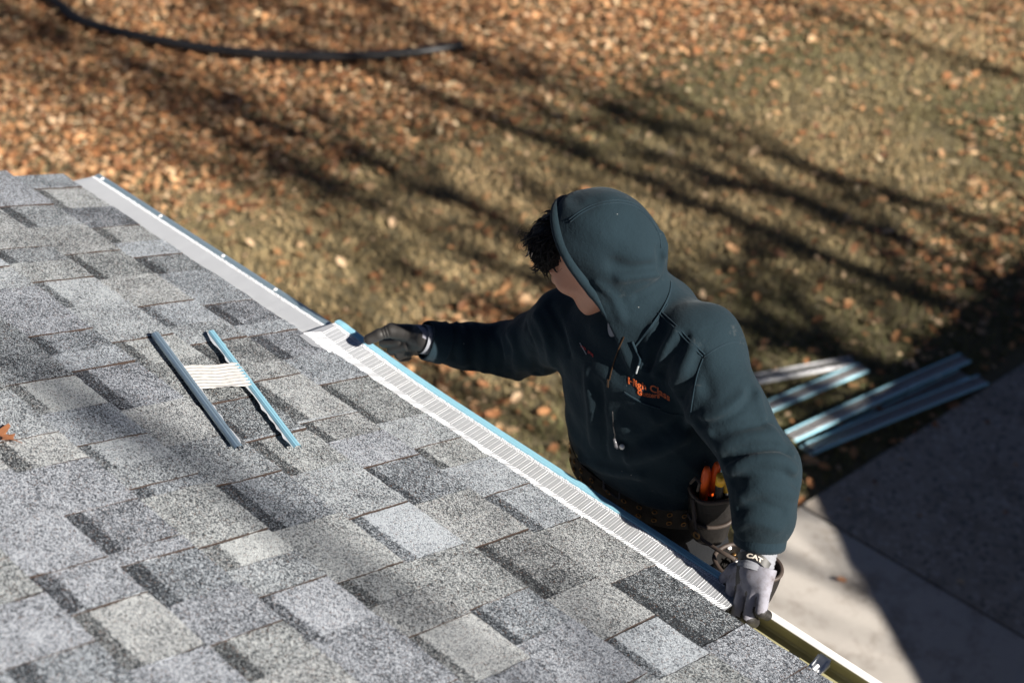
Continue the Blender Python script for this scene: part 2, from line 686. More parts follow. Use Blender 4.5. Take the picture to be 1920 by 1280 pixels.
# traced recessed pieces: (x0, x1, tone)
GAPS = {
    0: [(-1.62, -1.481, .60), (-1.352, -1.25, .50), (-1.162, -1.06, .30), (-.877, -.758, .34), (-.704, -.582, .40), (-.454, -.268, .42), (-.154, -.065, .58), (.051, .192, .60), (.382, .60, .24), (.74, .88, .38), (1.05, 1.2, .5), (1.4, 1.55, .6)],
    1: [(-1.51, -1.37, .48), (-1.205, -1.058, .40), (-.904, -.795, .60), (-.702, -.582, .34), (-.511, -.335, .64), (-.325, -.24, .48), (-.132, .016, .40), (.179, .361, .38), (.498, .62, .74), (.78, .95, .5), (1.15, 1.3, .4), (1.48, 1.6, .6)],
    2: [(-1.62, -1.5, .55), (-1.259, -1.173, .44), (-1.072, -.933, .70), (-.755, -.644, .66), (-.453, -.31, .32), (-.300, -.161, .58), (.005, .161, .86), (.32, .43, .46), (.6, .74, .6), (.95, 1.1, .4), (1.3, 1.42, .6)],
    3: [(-1.5, -1.38, .5), (-1.16, -1.05, .6), (-.825, -.734, .36), (-.659, -.489, .46), (-.182, -.018, .46), (.157, .236, .56), (.329, .47, .82), (.62, .72, .4), (.9, 1.05, .6), (1.25, 1.4, .5)],
    4: [(-1.4, -1.3, .5), (-1.0, -.88, .4), (-.642, -.52, .84), (-.394, -.302, .76), (-.231, -.195, .58), (-.026, .049, .92), (.132, .261, .72), (.45, .58, .45), (.8, .9, .7), (1.1, 1.25, .5)],
    5: [(-1.2, -1.05, .6), (-.75, -.62, .45), (-.45, -.35, .7), (-.199, -.072, .46), (-.033, .089, .42), (.2, .30, .5), (.5, .62, .7), (.9, 1.0, .5), (1.2, 1.3, .5)],
    6: [(-.9, -.78, .5), (-.5, -.36, .7), (-.064, .04, .60), (.047, .197, .70), (.36, .48, .4), (.7, .84, .6), (1.05, 1.2, .5)],
}
TEETH = {(1, .05): .60, (1, .42): .62, (0, .25): .56, (4, -.27): .60, (4, .0): .62, (2, .08): .5, (0, -1.42): .42, (1, -.65): .5, (3, .05): .66, (2, -.05): .62, (3, -.35): .62}
TINT = [(.92, .98, 1.05), (.95, 1.0, 1.04), (.97, 1.0, 1.0), (.93, .97, 1.05), (.98, 1.0, 1.0)]


def ragged(a, b, n, amp, rg):
    """polyline from a to b with small jitter in between"""
    out = [np.array(a, float)]
    for i in range(1, n):
        t = i / n
        p = np.array(a) * (1 - t) + np.array(b) * t
        out.append(p + rg.normal(0, amp, 2))
    return out


def shingle(k, x0, x1, tone, band, h0, h1, rg):
    """one exposed piece: outline in (x, down-slope) extruded; object origin on the roof"""
    e = COURSE[k + 1] - COURSE[k]
    skew = rg.normal(0, .002)
    lo = -.018
    top = [(x0, lo), (x1, lo)]
    P = [(x0 + skew, e)] if False else []
    left = ragged((x0, lo), (x0 + skew, e + rg.normal(0, .0012)), 5, .0009, rg)
    butt = ragged((x0 + skew, e), (x1 + skew, e), 6, .0011, rg)
    right = ragged((x1 + skew, e), (x1, lo), 5, .0009, rg)
    P = left + butt + right + [np.array((x1, lo))]
    P = np.array(P)
    xc = (x0 + x1) / 2
    n = len(P)
    z = lambda y: h0 + (h1 - h0) * np.clip(y / e, -.1, 1.1)
    T = np.c_[P[:, 0] - xc, P[:, 1], z(P[:, 1]) + rg.normal(0, .00035, n)]
    B_ = np.c_[P[:, 0] - xc, P[:, 1], np.full(n, .0002)]
    V = np.vstack([T, B_])
    F = [tuple(range(n))[::-1]] + [(i, (i + 1) % n, n + (i + 1) % n, n + i) for i in range(n)]
    o = mk('shingle', V, F, [M['shingle'], M['asphalt_edge']], fm=[0] + [1] * n, loc=(0, 0, 0))
    o.parent = roof
    q = roofp(xc, COURSE[k + 1]) - np.array(house.location)
    o.location = q
    o.rotation_euler = (-ROOF, 0, 0)
    t = TINT[rg.integers(0, len(TINT))]
    o.color = (*t, tone)
    o['band'] = float(band)
    return o


def lay_shingles():
    rg = np.random.default_rng(4)
    cnt = 0
    for k in range(len(COURSE) - 1):
        xa = (-1.715 if k == 0 else -1.755 + rg.uniform(-.012, .012))
        xb = 1.62 if k < 8 else 1.3
        gaps = GAPS.get(k)
        if gaps is None:
            gaps, x = [], -1.5 + rg.uniform(0, .3)
            while x < 1.25:
                w = rg.uniform(.09, .17)
                gaps.append((x, x + w, rg.uniform(.35, .75)))
                x += w + rg.uniform(.1, .26)
        cur = xa
        for g0, g1, tone in gaps + [(xb, None, None)]:
            # raised tooth up to the gap, split where it is long
            L = g0 - cur
            if L > .004:
                m_ = 2 if L > .30 else 1
                for j in range(m_):
                    a, b = cur + L * j / m_, cur + L * (j + 1) / m_
                    tn = min(.70, max(.50, rg.normal(.585, .045)))
                    for (kk, xx), tv in TEETH.items():
                        if kk == k and a <= xx <= b:
                            tn = tv
                    shingle(k, a + .0006, b - .0006, tn, -1, .0038, .0072, rg)
                    cnt += 1
            if g1 is None:
                break
            shingle(k, g0 + .0006, g1 - .0006, .54 + (tone - .48) * .62, rg.uniform(.032, .046), .0018, .0052, rg)
            cnt += 1
            cur = g1
    return cnt


NSH = lay_shingles()
# the upper roof and the far right, out of the picture, as plain laid courses
mb = MB()
for k in range(0, 22):
    s0 = COURSE[k] if k < len(COURSE) else COURSE[-1] + (k - len(COURSE) + 1) * .15
    s1 = COURSE[k + 1] if k + 1 < len(COURSE) else s0 + .15
    xs0 = (1.62 if k < 8 else 1.3) if k < 11 else X0
    P = [roofp(xs0, s1 + .018, .004), roofp(X1, s1 + .018, .004), roofp(X1, s0, .009), roofp(xs0, s0, .009), roofp(X1, s0, 0), roofp(xs0, s0, 0)]
    mb.add(P, [(0, 3, 2, 1), (3, 5, 4, 2)])
o = mb.build('shingle_courses', M['shingle'], roof)
o.color = (1, 1, 1, .55)
o['band'] = -100.0
o['kind'] = 'stuff'

# drip edge under the shingles
mb = MB()
mb.sweep([(-.06, EAVE + .022), (.004, EAVE - .006), (.006, EAVE - .03), (.001, EAVE - .032)], [X0 + .04, X1])
mb.build('drip_edge', M['white_paint'], roof)

# gutter: inside shell, outside shell, rolled lip
GZ = EAVE - .035                                   # lip height
prof_in = [(.0085, EAVE - .03), (.0085, EAVE - .076), (.014, EAVE - .080), (.086, EAVE - .080), (.090, EAVE - .076), (.091, EAVE - .06), (.089, GZ - .006), (.0775, GZ - .006), (.0775, GZ)]
prof_out = [(.0775, GZ), (.0790, GZ + .0015), (.0925, GZ + .0015), (.0945, GZ - .001), (.0955, GZ - .012), (.108, EAVE - .062), (.112, EAVE - .085), (.096, EAVE - .118), (.014, EAVE - .118), (.0065, EAVE - .112), (.0065, EAVE - .03), (.0085, EAVE - .03)]
mb = MB()
mb.sweep(prof_in, [X0 + .06, X1], 0)
mb.sweep(prof_out, [X0 + .06, X1], 1)
gutter = mb.build('gutter', [M['olive'], M['white_paint']], house)
mb = MB()                                          # end cap
mb.add([(X0 + .058, y, z) for y, z in [(.006, EAVE - .03), (.006, EAVE - .118), (.097, EAVE - .119), (.113, EAVE - .085), (.096, GZ + .002)]], [(0, 1, 2, 3, 4)])
mb.add([(X0 + .061, y, z) for y, z in [(.006, EAVE - .03), (.006, EAVE - .118), (.097, EAVE - .119), (.113, EAVE - .085), (.096, GZ + .002)]], [(4, 3, 2, 1, 0)])
mb.build('end_cap', M['white_paint'], gutter)
for hx in (.735, 1.35, 2.0):                        # hidden hangers
    mb = MB()
    X = lambda V, hx=hx: V + (hx, 0, 0)
    mb.sweep([(.010, GZ - .012), (.030, GZ - .016), (.055, GZ - .013), (.072, GZ - .006), (.083, GZ - .003)], [hx - .012, hx + .012])
    for sx in (-1, 1):
        xx = hx + sx * .0125
        mb.sweep([(.010, GZ - .008), (.030, GZ - .012), (.055, GZ - .009), (.072, GZ - .003)], [xx - .0015, xx + .0015])
        mb.box((xx - .0014, .012, GZ - .017), (xx + .0014, .072, GZ - .0095))
    h = mb.build('hanger', M['galv'], gutter)
    mb = MB()
    cyl(mb, (hx, .012, GZ - .004), (hx, .05, GZ - .006), .004, 8)
    mb.build('screw', M['screw'], h)

# ------------------------------------------------------------------ gutter guards
GW = .128                                          # flat width of a guard


def guard(name, L, label, group=None, frame=None, period=.043, both=True, lipmat='alu_sky_paint', crumple=0.0, seed=0, tear=None, sag=None, panelmat='alu', ribs=True, lipk=1.0):
    """Perforated aluminium guard: ribbed panel, beaded row and a folded lip along each long edge.
    Local: u along 0..L, v across 0..GW (v=0 roof side), w up.  frame maps (u,v,w) arrays to world."""
    rg = np.random.default_rng(seed)
    root = empty(name, frame(np.array([[0, 0, 0.]]))[0], label, 'gutter guard', group)
    f = frame

    def place(V):
        V = np.asarray(V, float).copy()
        if crumple:
            V[:, 2] += crumple * (np.sin(V[:, 0] * 31 + seed) * np.sin(V[:, 1] * 40 + 1) + .6 * np.sin(V[:, 0] * 67 + V[:, 1] * 25))
        return f(V)
    va, vb = .016, GW - .030                       # panel limits
    nu = max(4, int(L / .02))
    us = np.linspace(0, L, nu + 1)
    # base sheet
    vs = [.0, va, (va + vb) / 2, vb, GW - .018]
    V = [(u, v, 0) for u in us for v in vs]
    k = len(vs)
    F = [(i * k + j, (i + 1) * k + j, (i + 1) * k + j + 1, i * k + j + 1) for i in range(nu) for j in range(k - 1)]
    mbp = MB().add(place(V), F)
    panel = mbp.build('panel', M[panelmat], root, True)
    # ribs: thin raised bars, a pair of kinked dotted ones then four straight ones per period
    mbr = MB()

    def rib(pl, w=.0011, h=.0017, m=0):
        if ribs == 'soft':
            h, m = .0006, 0
        pl = np.asarray(pl, float)
        for a, b in zip(pl[:-1], pl[1:]):
            d = b - a
            nn = np.array([-d[1], d[0]]) / (np.linalg.norm(d) + 1e-9) * w
            V = [(a[0] - nn[0], a[1] - nn[1], .0003), (a[0] + nn[0], a[1] + nn[1], .0003), (b[0] + nn[0], b[1] + nn[1], .0003), (b[0] - nn[0], b[1] - nn[1], .0003), (a[0], a[1], h), (b[0], b[1], h)]
            mbr.add(place(V), [(0, 3, 5, 4), (1, 4, 5, 2), (0, 4, 1), (3, 2, 5)], m)
    n = int(L / period) + 1
    vm = va + (vb - va) * .46
    for i in range(n if ribs else 0):
        u0 = i * period
        for q in range(7):
            off = q * period / 7
            a = (u0 + off, va)
            b = (u0 + off + .55 * (vm - va), vm)
            c_ = (u0 + off + .55 * (vm - va) - .12 * (vb - vm), vb)
            if max(a[0], b[0]) >= L:
                continue
            if q < 2:                               # the perforated pair: dotted first leg
                nd = 9
                for j in range(nd):
                    t0, t1 = j / nd, (j + .62) / nd
                    pa = np.array(a) * (1 - t0) + np.array(b) * t0
                    pb = np.array(a) * (1 - t1) + np.array(b) * t1
                    rib([pa, pb], .0009, .0014, 1)
                rib([b, c_], .0009, .0013, 1)
            else:
                w_ = rg.uniform(.0005, .0008)
                rib([a, b], w_, .0009, 0)
                rib([b, c_], w_, .0010, q % 2)
    if ribs:
        mbr.build('ribs', [M[panelmat], M['alu_bright']], panel)
    # beaded row
    mbb = MB()
    nb = int(L / .0052)
    for i in range(nb):
        for row in (0, 1):
            u = (i + .5 + .25 * row) * L / nb + rg.normal(0, .0004)
            v = vb + .0035 + row * .0055 + rg.normal(0, .0004)
            r_ = .0021
            h = rg.uniform(.0018, .0034)
            V = [(u - r_, v - r_, .0003), (u + r_, v - r_, .0003), (u + r_, v + r_, .0003), (u - r_, v + r_, .0003), (u + rg.normal(0, .0006), v + rg.normal(0, .0006), h)]
            mbb.add(place(V), [(0, 1, 4), (1, 2, 4), (2, 3, 4), (3, 0, 4)])
    mbb.build('bead_row', M['alu_bright'], panel)
    # lips
    def lip(v0, sgn, nm):
        pr = [(0, .0002), (.0015, .0032), (.0045, .0040), (.0052, .0031), (.0066, .0031), (.0074, .0042), (.0115, .0042), (.0122, .0033), (.0136, .0033), (.0145, .0040), (.0178, .0030), (.019, -.001), (.019, -.007), (.0165, -.0085), (.0165, -.001)]
        V = [(u, v0 + sgn * (.019 - (.019 - a) * lipk), b) for u in us for a, b in pr]
        k = len(pr)
        F = [(i * k + j, (i + 1) * k + j, (i + 1) * k + j + 1, i * k + j + 1) for i in range(nu) for j in range(k - 1)]
        return MB().add(place(V), F).build(nm, M[lipmat], root)
    l1 = lip(GW - .0185, 1, 'lip')
    if both:
        lip(.0185, -1, 'lip')
    return root, l1


def eave_frame(x0, z_roof=EAVE - .006, z_lip=GZ + .0035, y_roof=-.022, y_lip=.1005, lift=None):
    d = np.array([y_lip - y_roof, z_lip - z_roof])
    d = d / np.linalg.norm(d)
    nrml = np.array([-d[1], d[0]])

    def f(V):
        out = np.empty_like(V)
        out[:, 0] = x0 + V[:, 0]
        out[:, 1] = y_lip - d[0] * (GW - V[:, 1]) + nrml[0] * V[:, 2]
        out[:, 2] = z_lip - d[1] * (GW - V[:, 1]) + nrml[1] * V[:, 2]
        if lift is not None:
            out += lift(V)
        return out
    return f


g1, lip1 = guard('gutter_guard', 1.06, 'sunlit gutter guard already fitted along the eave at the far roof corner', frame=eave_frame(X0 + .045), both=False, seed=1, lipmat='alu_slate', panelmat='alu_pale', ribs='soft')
for sx, y in ((-1.665, .088), (-1.118, .090), (-.905, .090), (-1.39, .0885)):
    mb = MB()
    mb.tube([(sx, y, GZ + .006), (sx, y, GZ + .0105), (sx, y, GZ + .0125)], [.0058, .0054, .0025], 10)
    mb.build('screw', M['screw'], g1)


def lift2(V):
    """the left end is held up by the hand and laid over the fitted guard"""
    t = np.clip(1 - V[:, 0] / .42, 0, 1) ** 2
    o = np.zeros_like(V)
    o[:, 2] = .017 * t + .0060 * np.clip(1 - V[:, 0] / 1.1, 0, 1)
    o[:, 1] = .004 * t
    # flexed ripples towards the free end
    o[:, 2] += .0011 * t * np.sin(V[:, 0] * 150 - V[:, 1] * 20) * np.clip(V[:, 1] / GW, .2, 1)
    return o


g2, lip2 = guard('gutter_guard', 1.215, 'long gutter guard with bright blue lip being pressed onto the gutter by both gloves', frame=eave_frame(-.672, z_lip=GZ + .0048, lift=lift2), both=False, seed=2)
gf = eave_frame(-.672, z_lip=GZ + .0048, lift=lift2)


# guards lying on the ground: (end a px, end b px), width direction
def ground_frame(a, b, z, flip=1, roll=0.0, warp=0.0):
    a, b = np.asarray(a, float), np.asarray(b, float)
    d = nrm(b - a)
    n_ = np.array([-d[1], d[0]]) * flip

    def f(V):
        out = np.empty_like(V)
        out[:, :2] = a + V[:, :1] * d + V[:, 1:2] * n_ * .70
        out[:, 2] = z + flip * 0 + V[:, 2] + roll * V[:, 1] + warp * np.sin(V[:, 0] * 2.6)
        return out
    return f


def gpt(x, y, z=.03):
    return atZ(x, y, z)[:2]


gl = 'gutter guards dropped on the lawn'
A0, A1 = gpt(1411, 703), gpt(1595, 669)
d = nrm(A1 - A0)
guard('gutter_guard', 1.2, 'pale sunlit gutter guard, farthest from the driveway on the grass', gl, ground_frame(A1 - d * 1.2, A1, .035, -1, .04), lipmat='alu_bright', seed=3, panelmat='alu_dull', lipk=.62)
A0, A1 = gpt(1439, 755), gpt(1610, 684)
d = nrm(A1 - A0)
guard('gutter_guard', 1.2, 'blue edged gutter guard half in sun between the pale one and the pile', gl, ground_frame(A1 - d * 1.2, A1, .045, -1, .03, .004), seed=4, panelmat='alu_dull', lipk=.62, lipmat='alu_sky_paint_bright')
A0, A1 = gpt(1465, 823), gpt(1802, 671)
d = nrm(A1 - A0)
guard('gutter_guard', 1.34, 'topmost blue edged gutter guard of the pile beside the driveway', gl, ground_frame(A1 - d * 1.36, A1, .075, -1, .01, .006), seed=5, panelmat='alu_dull', lipk=.62, lipmat='alu_sky_paint_bright')
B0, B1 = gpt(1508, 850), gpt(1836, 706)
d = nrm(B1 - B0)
guard('gutter_guard', 1.25, 'middle gutter guard of the pile, showing a thin blue edge under the top one', gl, ground_frame(B1 - d * 1.25 - (.05, -.0), B1, .050, -1, .0, .004), seed=6, panelmat='alu_dull', lipk=.62, lipmat='alu_sky_paint_bright')
C0, C1 = gpt(1496, 838), gpt(1822, 722)
C0, C1 = gpt(1529, 861), gpt(1822, 716)
d = nrm(C1 - C0)
pn = np.array([d[1], -d[0]])
guard('gutter_guard', 1.24, 'bottom gutter guard of the pile, its blue edge nearest the driveway', gl, ground_frame(C0 - pn * GW, C1 - pn * GW, .026, -1, .0, .003), seed=7, panelmat='alu_dull', lipk=.62, lipmat='alu_sky_paint_bright')


# offcut on the roof: two lips still joined by a torn bridge of ribbed panel
def offcut():
    h0 = .012
    root = empty('guard_offcut', roofp(-.5, .40, h0), 'torn guard offcut of two blue strips joined by a scrap, lying on the shingles', 'offcut')

    def strip(pa, pb, name, mat, wide=.021, hh=.016, seed=0):
        rg = np.random.default_rng(seed)
        n = 26
        mb = MB()
        V, F = [], []
        jag = rg.normal(0, 1, n + 1)
        for i in range(n + 1):
            t = i / n
            x = pa[0] * (1 - t) + pb[0] * t
            s_ = pa[1] * (1 - t) + pb[1] * t
            dx, ds = pb[0] - pa[0], pb[1] - pa[1]
            L = math.hypot(dx, ds)
            nx, ns = -ds / L, dx / L                    # across, towards up-slope
            bow = .003 * math.sin(t * 5 + seed)
            j = .0014 * jag[i]
            pr = [(-wide * .62 + j, .003 + bow), (-wide * .5, hh * .72), (-wide * .30, hh), (wide * .02, hh * 1.02), (wide * .12, hh * .9), (wide * .34, hh * .92), (wide * .5, hh * .6), (wide * .5, .002)]
            for a, b in pr:
                V.append(roofp(x + nx * a, s_ + ns * a, h0 + b))
        k = 8
        for i in range(n):
            for q in range(k - 1):
                F.append((i * k + q, (i + 1) * k + q, (i + 1) * k + q + 1, i * k + q + 1))
        mb.add(V, F)
        o = mb.build(name, M[mat], root)
        # torn shiny edge
        mb = MB()
        pts = []
        for i in range(n + 1):
            t = i / n
            x = pa[0] * (1 - t) + pb[0] * t
            s_ = pa[1] * (1 - t) + pb[1] * t
            L = math.hypot(pb[0] - pa[0], pb[1] - pa[1])
            nx, ns = -(pb[1] - pa[1]) / L, (pb[0] - pa[0]) / L
            a = (-.5 if seed == 1 else .5) * wide * 1.05
            w = (.0025 + .006 * abs(math.sin(i * 1.7 + seed) * math.sin(i * .6))) * (-1 if seed == 1 else 1)
            pts.append((roofp(x + nx * a, s_ + ns * a, h0 + .004), roofp(x + nx * (a + w), s_ + ns * (a + w), h0 + .003 + .003 * rg.random())))
        V = [p for q in pts for p in q]
        F = [(2 * i, 2 * i + 1, 2 * i + 3, 2 * i + 2) for i in range(n)]
        mb.add(V, F)
        mb.build('torn_edge', M['alu_bright'], o)
        return o
    # (x, s) ends traced on the roof
    strip((-.742, .383), (-.262, .528), 'lip_strip', 'alu_slate', .0165, .013, 1)
    strip((-.722, .246), (-.226, .410), 'lip_strip', 'alu_sky_paint', .0150, .011, 2)
    # bridge: panel scrap with ribs running along the slope direction
    mb = MB()
    rg = np.random.default_rng(3)
    c_ = [(-.588, .425), (-.566, .292), (-.470, .332), (-.492, .462)]
    nu, nv = 16, 44
    V = []
    for i in range(nu + 1):
        for j in range(nv + 1):
            u, v = i / nu, j / nv
            p = (np.array(c_[0]) * (1 - u) + np.array(c_[1]) * u) * (1 - v) + (np.array(c_[3]) * (1 - u) + np.array(c_[2]) * u) * v
            h = .004 + .0012 * math.sin(v * 30 * math.pi * .5 + 1.2 * math.sin(u * 9)) + .0006 * rg.random()
            ed = .003 * rg.normal() if j in (0, nv) else 0
            V.append(roofp(p[0] + ed, p[1], h0 + .006 + h))
    F = [(i * (nv + 1) + j, (i + 1) * (nv + 1) + j, (i + 1) * (nv + 1) + j + 1, i * (nv + 1) + j + 1) for i in range(nu) for j in range(nv)]
    mb.add(V, F)
    mb.build('panel_scrap', M['alu_scrap'], root)


M['alu_scrap'] = simple('scratched_pale_aluminium', (.56, .55, .53), .5, .4, .25, 160)
offcut()


# oak leaf on the roof
def roof_leaf():
    w = [(.0, .012), (.16, .014), (.2, .05), (.26, .17), (.30, .07), (.36, .06), (.43, .27), (.50, .30), (.52, .10), (.58, .07), (.68, .25), (.75, .24), (.75, .09), (.82, .07), (.9, .14), (.95, .05), (1.0, .0)]
    V, F = [], []
    for t, h in w:
        V += [(t, h, .5 * h * h), (t, 0, 0), (t, -h * .92, .6 * h * h)]
    for i in range(len(w) - 1):
        a, b = 3 * i, 3 * (i + 1)
        F += [(a, a + 1, b + 1, b), (a + 1, a + 2, b + 2, b + 1)]
    V = np.array(V)
    V[:, 2] += .10 * (V[:, 0] - .4) ** 2
    V = (V - (.5, 0, 0)) * .115
    a = R(-160)
    base = roofp(-.472, .915, .014)
    ex = np.array([math.cos(a), 0, 0]) + RD * math.sin(a)
    ey = np.cross(RN, ex)
    W = base + V[:, :1] * ex + V[:, 1:2] * ey + V[:, 2:3] * RN
    me = colmesh('oak_leaf', W - base, np.array(F), np.repeat([[.34, .14, .065]], len(V), 0), M['leaf'])
    me.location = base
    tag(me, 'brown lobed oak leaf lying on the shingles at the left edge', 'leaf')


roof_leaf()

# ------------------------------------------------------------------ black pipe lying in the leaves
M['black_pipe'] = simple('black_plastic', (.012, .012, .013), .38, var=.3)
pp = smoothpath([atZ(x, y, .10) for x, y in ((-60, -60), (90, -2), (150, 38), (260, 68), (400, 95), (520, 107), (640, 109), (760, 100), (868, 84))], 14)
seg = np.linalg.norm(np.diff(pp, axis=0), axis=1).cumsum()
fine = []
tt = np.arange(0, seg[-1], .012)
s0 = np.r_[0, seg]
for q in range(3):
    fine.append(np.interp(tt, s0, pp[:, q]))
fine = np.array(fine).T
fine[:, 2] = .105 + .012 * np.sin(tt * 2.2)
mb = MB()
mb.tube(fine, .040 + .0035 * np.cos(np.arange(len(fine)) * math.pi), 10)
pipe = mb.build('flexible_pipe', M['black_pipe'], None, True)
tag(pipe, 'long curved black corrugated pipe lying across the orange leaves', 'pipe')
# ------------------------------------------------------------------ what shades the scene, right of the frame
KX, KY = SUN[0] / SUN[2], SUN[1] / SUN[2]          # ground shadow per metre of height

M['bark'] = simple('grey_bark', (.13, .105, .085), .9, var=.4, vs=20, bump=.6, bs=40, bd=.01)
M['roof_dark'] = simple('dark_roof', (.06, .06, .062), .9)


def bare_tree(base, H, seed, label, trunk_r=.2, first=.28, nb=22, reach=.30, lean=(0, 0), fat=1.0, wob=.045):
    """leafless tree: tall tapering leader, limbs, branches, twigs"""
    rg = np.random.default_rng(seed)
    root = empty('bare_tree', base, label, 'tree', 'leafless trees on the sunny side')
    tr, br = MB(), MB()
    base = np.array(base, float)

    def wander(p, d, L, r, n, wob, rise):
        pts, rad = [p], [r]
        for i in range(n):
            d = nrm(d + rg.normal(0, wob, 3) + (0, 0, rise))
            p = p + d * L / n
            pts.append(p)
            rad.append(r * (1 - .75 * (i + 1) / n))
        return np.array(pts), np.array(rad), d
    P, rad, _ = wander(base, nrm((lean[0], lean[1], 1.0)), H * .92, trunk_r, 14, wob, .03)
    tr.tube(P, rad, 8, 0, False)

    def limb(p, d, L, r, depth):
        Q, q, e = wander(p, d, L, r, 6, .13, .05)
        br.tube(Q, q, 5 if depth == 1 else 3, 0, False)
        if depth >= 3 or L < .35:
            return
        for j in range(rg.integers(4, 7) if depth == 1 else rg.integers(3, 5)):
            i = rg.integers(1, 7)
            ax = nrm(np.cross(e, rg.normal(0, 1, 3)))
            an = rg.uniform(.4, 1.0)
            limb(Q[i], nrm(e * math.cos(an) + ax * math.sin(an)), L * rg.uniform(.38, .62), max(.006, q[i] * rg.uniform(.45, .75)), depth + 1)
    for k in range(nb):
        t = first + (1 - first) * (k + rg.uniform(0, .9)) / nb
        i = min(13, int(t * 14))
        p = P[i] + (P[i + 1] - P[i]) * (t * 14 - i) if t < 1 else P[-1]
        a = k * 2.4 + rg.uniform(-.5, .5)
        up = rg.uniform(.6, 1.9)
        d = nrm((math.cos(a), math.sin(a), up))
        limb(p, d, H * reach * (1.15 - .75 * t) * rg.uniform(.7, 1.25), fat * trunk_r * (.50 - .28 * t) * rg.uniform(.8, 1.2), 1)
    tr.build('trunk', M['bark'], root, True)
    br.build('crown', M['bark'], root, True)
    return root


def tree_at(sx, sy, h, *args, **kw):
    """stand a tree so that the part of it at height h shades the ground at (sx, sy)"""
    bare_tree((sx + KX * h, sy + KY * h, 0), *args, **kw)


k_ = 0
for sx, sy, h, H, tr_, nb_, fat_, txt in (
        (-4.2, 2.9, 9.5, 14, .08, 9, 1.1, 'slim leafless tree nearest the house behind its neighbour'),
        (-4.6, 4.05, 10.0, 17, .10, 10, 1.1, 'leafless tree second from the house, forked above the middle'),
        (-4.0, 5.25, 9.5, 16, .14, 9, 1.0, 'thick leafless tree whose trunk shadow crosses the lawn'),
        (-4.4, 6.7, 10.5, 17, .09, 9, 1.2, 'slender leafless tree just beyond the thick one'),
        (-3.4, 8.1, 9.5, 15, .10, 9, 1.1, 'leafless tree leaning among the row'),
        (-5.0, 9.7, 10.0, 17, .11, 10, 1.1, 'leafless tree second from the far end of the row'),
        (-5.2, 11.4, 10.0, 17, .13, 10, 1.1, 'leafless tree at the far end of the row'),
        (-8.2, 4.9, 12.5, 18, .10, 22, 1.5, 'leafless tree with a dense top that shades the thick leaves'),
        (-7.2, 5.9, 12.0, 17, .08, 16, 1.5, 'thin leafless tree close behind the dense one'),
        (-9.2, 4.2, 12.5, 18, .12, 40, 1.4, 'tallest leafless tree whose forked top shades the thick leaves')):
    tree_at(sx, sy, h, H, 100 + 7 * k_, txt, tr_, .40, nb_, .15, fat=fat_, lean=(.0, .05 * math.sin(k_ * 2.1)))
    k_ += 1
tree_at(-6.4, -.78, 13.0, 18, 8, 'leafless tree beside the house whose limbs dapple the roof', .04, .45, 24, .05, fat=3.2, wob=.010)
tree_at(-5.2, -1.50, 12.5, 18, 88, 'second leafless tree beside the house, shading the upper roof', .045, .45, 28, .06, fat=3.2, wob=.012)
tree_at(-.6, 2.85, 9.0, 13, 71, 'slim leafless tree whose twigs shade the concrete', .07, .5, 14, .09, fat=2.0)


def shadow_block():
    """unseen house-like block with an angled corner, added to throw the shadow on the drive"""
    hw, hr = 3.1, 4.4
    sh = [(-1.42, 11.0), (-1.42, 3.62), (.55, 2.30), (4.0, 2.2), (4.0, 11.0)]      # wanted ground shadow; the added eave is worked back from it
    P = [(x + KX * hw, y + KY * hw) for x, y in sh]
    cx, cy = np.mean([p[0] for p in P]), np.mean([p[1] for p in P])
    root = empty('shadow_block_house', (cx, cy, 0), 'unseen house-like block added right of the driveway to cast its shadow', 'house')
    n = len(P)
    W = [(cx + (x - cx) * .94, cy + (y - cy) * .94) for x, y in P]
    V = [(x, y, 0) for x, y in W] + [(x, y, hw - .02) for x, y in W]
    mk('wall', V, [(i, (i + 1) % n, n + (i + 1) % n, n + i) for i in range(n)], M['siding'], root)
    V = [(x, y, hw) for x, y in P] + [(x, y, hw - .14) for x, y in P] + [(cx, cy - 1.5, hr), (cx, cy + 1.5, hr)]
    F = [(i, n + i, n + (i + 1) % n, (i + 1) % n) for i in range(n)] + [tuple(range(n, 2 * n))]
    F += [(0, 1, 2 * n, 2 * n + 1), (1, 2, 2 * n), (2, 3, 2 * n), (3, 4, 2 * n + 1, 2 * n), (4, 0, 2 * n + 1)]
    mk('roof', V, F, M['roof_dark'], root)


shadow_block()
# ------------------------------------------------------------------ distance-field modelling for the person
def rc(p, a, b, ra, rb, flat=None):
    """round cone; flat=(axis vector, factor) squashes it along an axis"""
    a, b = np.asarray(a, float), np.asarray(b, float)
    ab = b - a
    q = p - a
    t = np.clip(q @ ab / (ab @ ab + 1e-12), 0, 1)
    v = q - t[:, None] * ab
    if flat is not None:
        ax = nrm(flat[0])
        w = v @ ax
        v = v + (w * (1 / flat[1] - 1))[:, None] * ax
        return (np.sqrt((v * v).sum(1)) - (ra + (rb - ra) * t)) * min(1.0, flat[1] * 1.2)
    return np.sqrt((v * v).sum(1)) - (ra + (rb - ra) * t)


def chain(p, pts, rad, k=.012):
    d = None
    for i in range(len(pts) - 1):
        e = rc(p, pts[i], pts[i + 1], rad[i], rad[i + 1])
        d = e if d is None else smin(d, e, k)
    return d


def ell(p, c_, r_, B=None):
    q = p - np.asarray(c_, float)
    if B is not None:
        q = q @ np.asarray(B).T            # rows of B are the local axes
    r_ = np.asarray(r_, float)
    k0 = np.sqrt(((q / r_) ** 2).sum(1))
    k1 = np.sqrt(((q / (r_ * r_)) ** 2).sum(1)) + 1e-9
    return k0 * (k0 - 1) / k1


def smin(a, b, k):
    h = np.clip(.5 + .5 * (b - a) / k, 0, 1)
    return b + (a - b) * h - k * h * (1 - h)


def smax(a, b, k):
    return -smin(-a, -b, k)


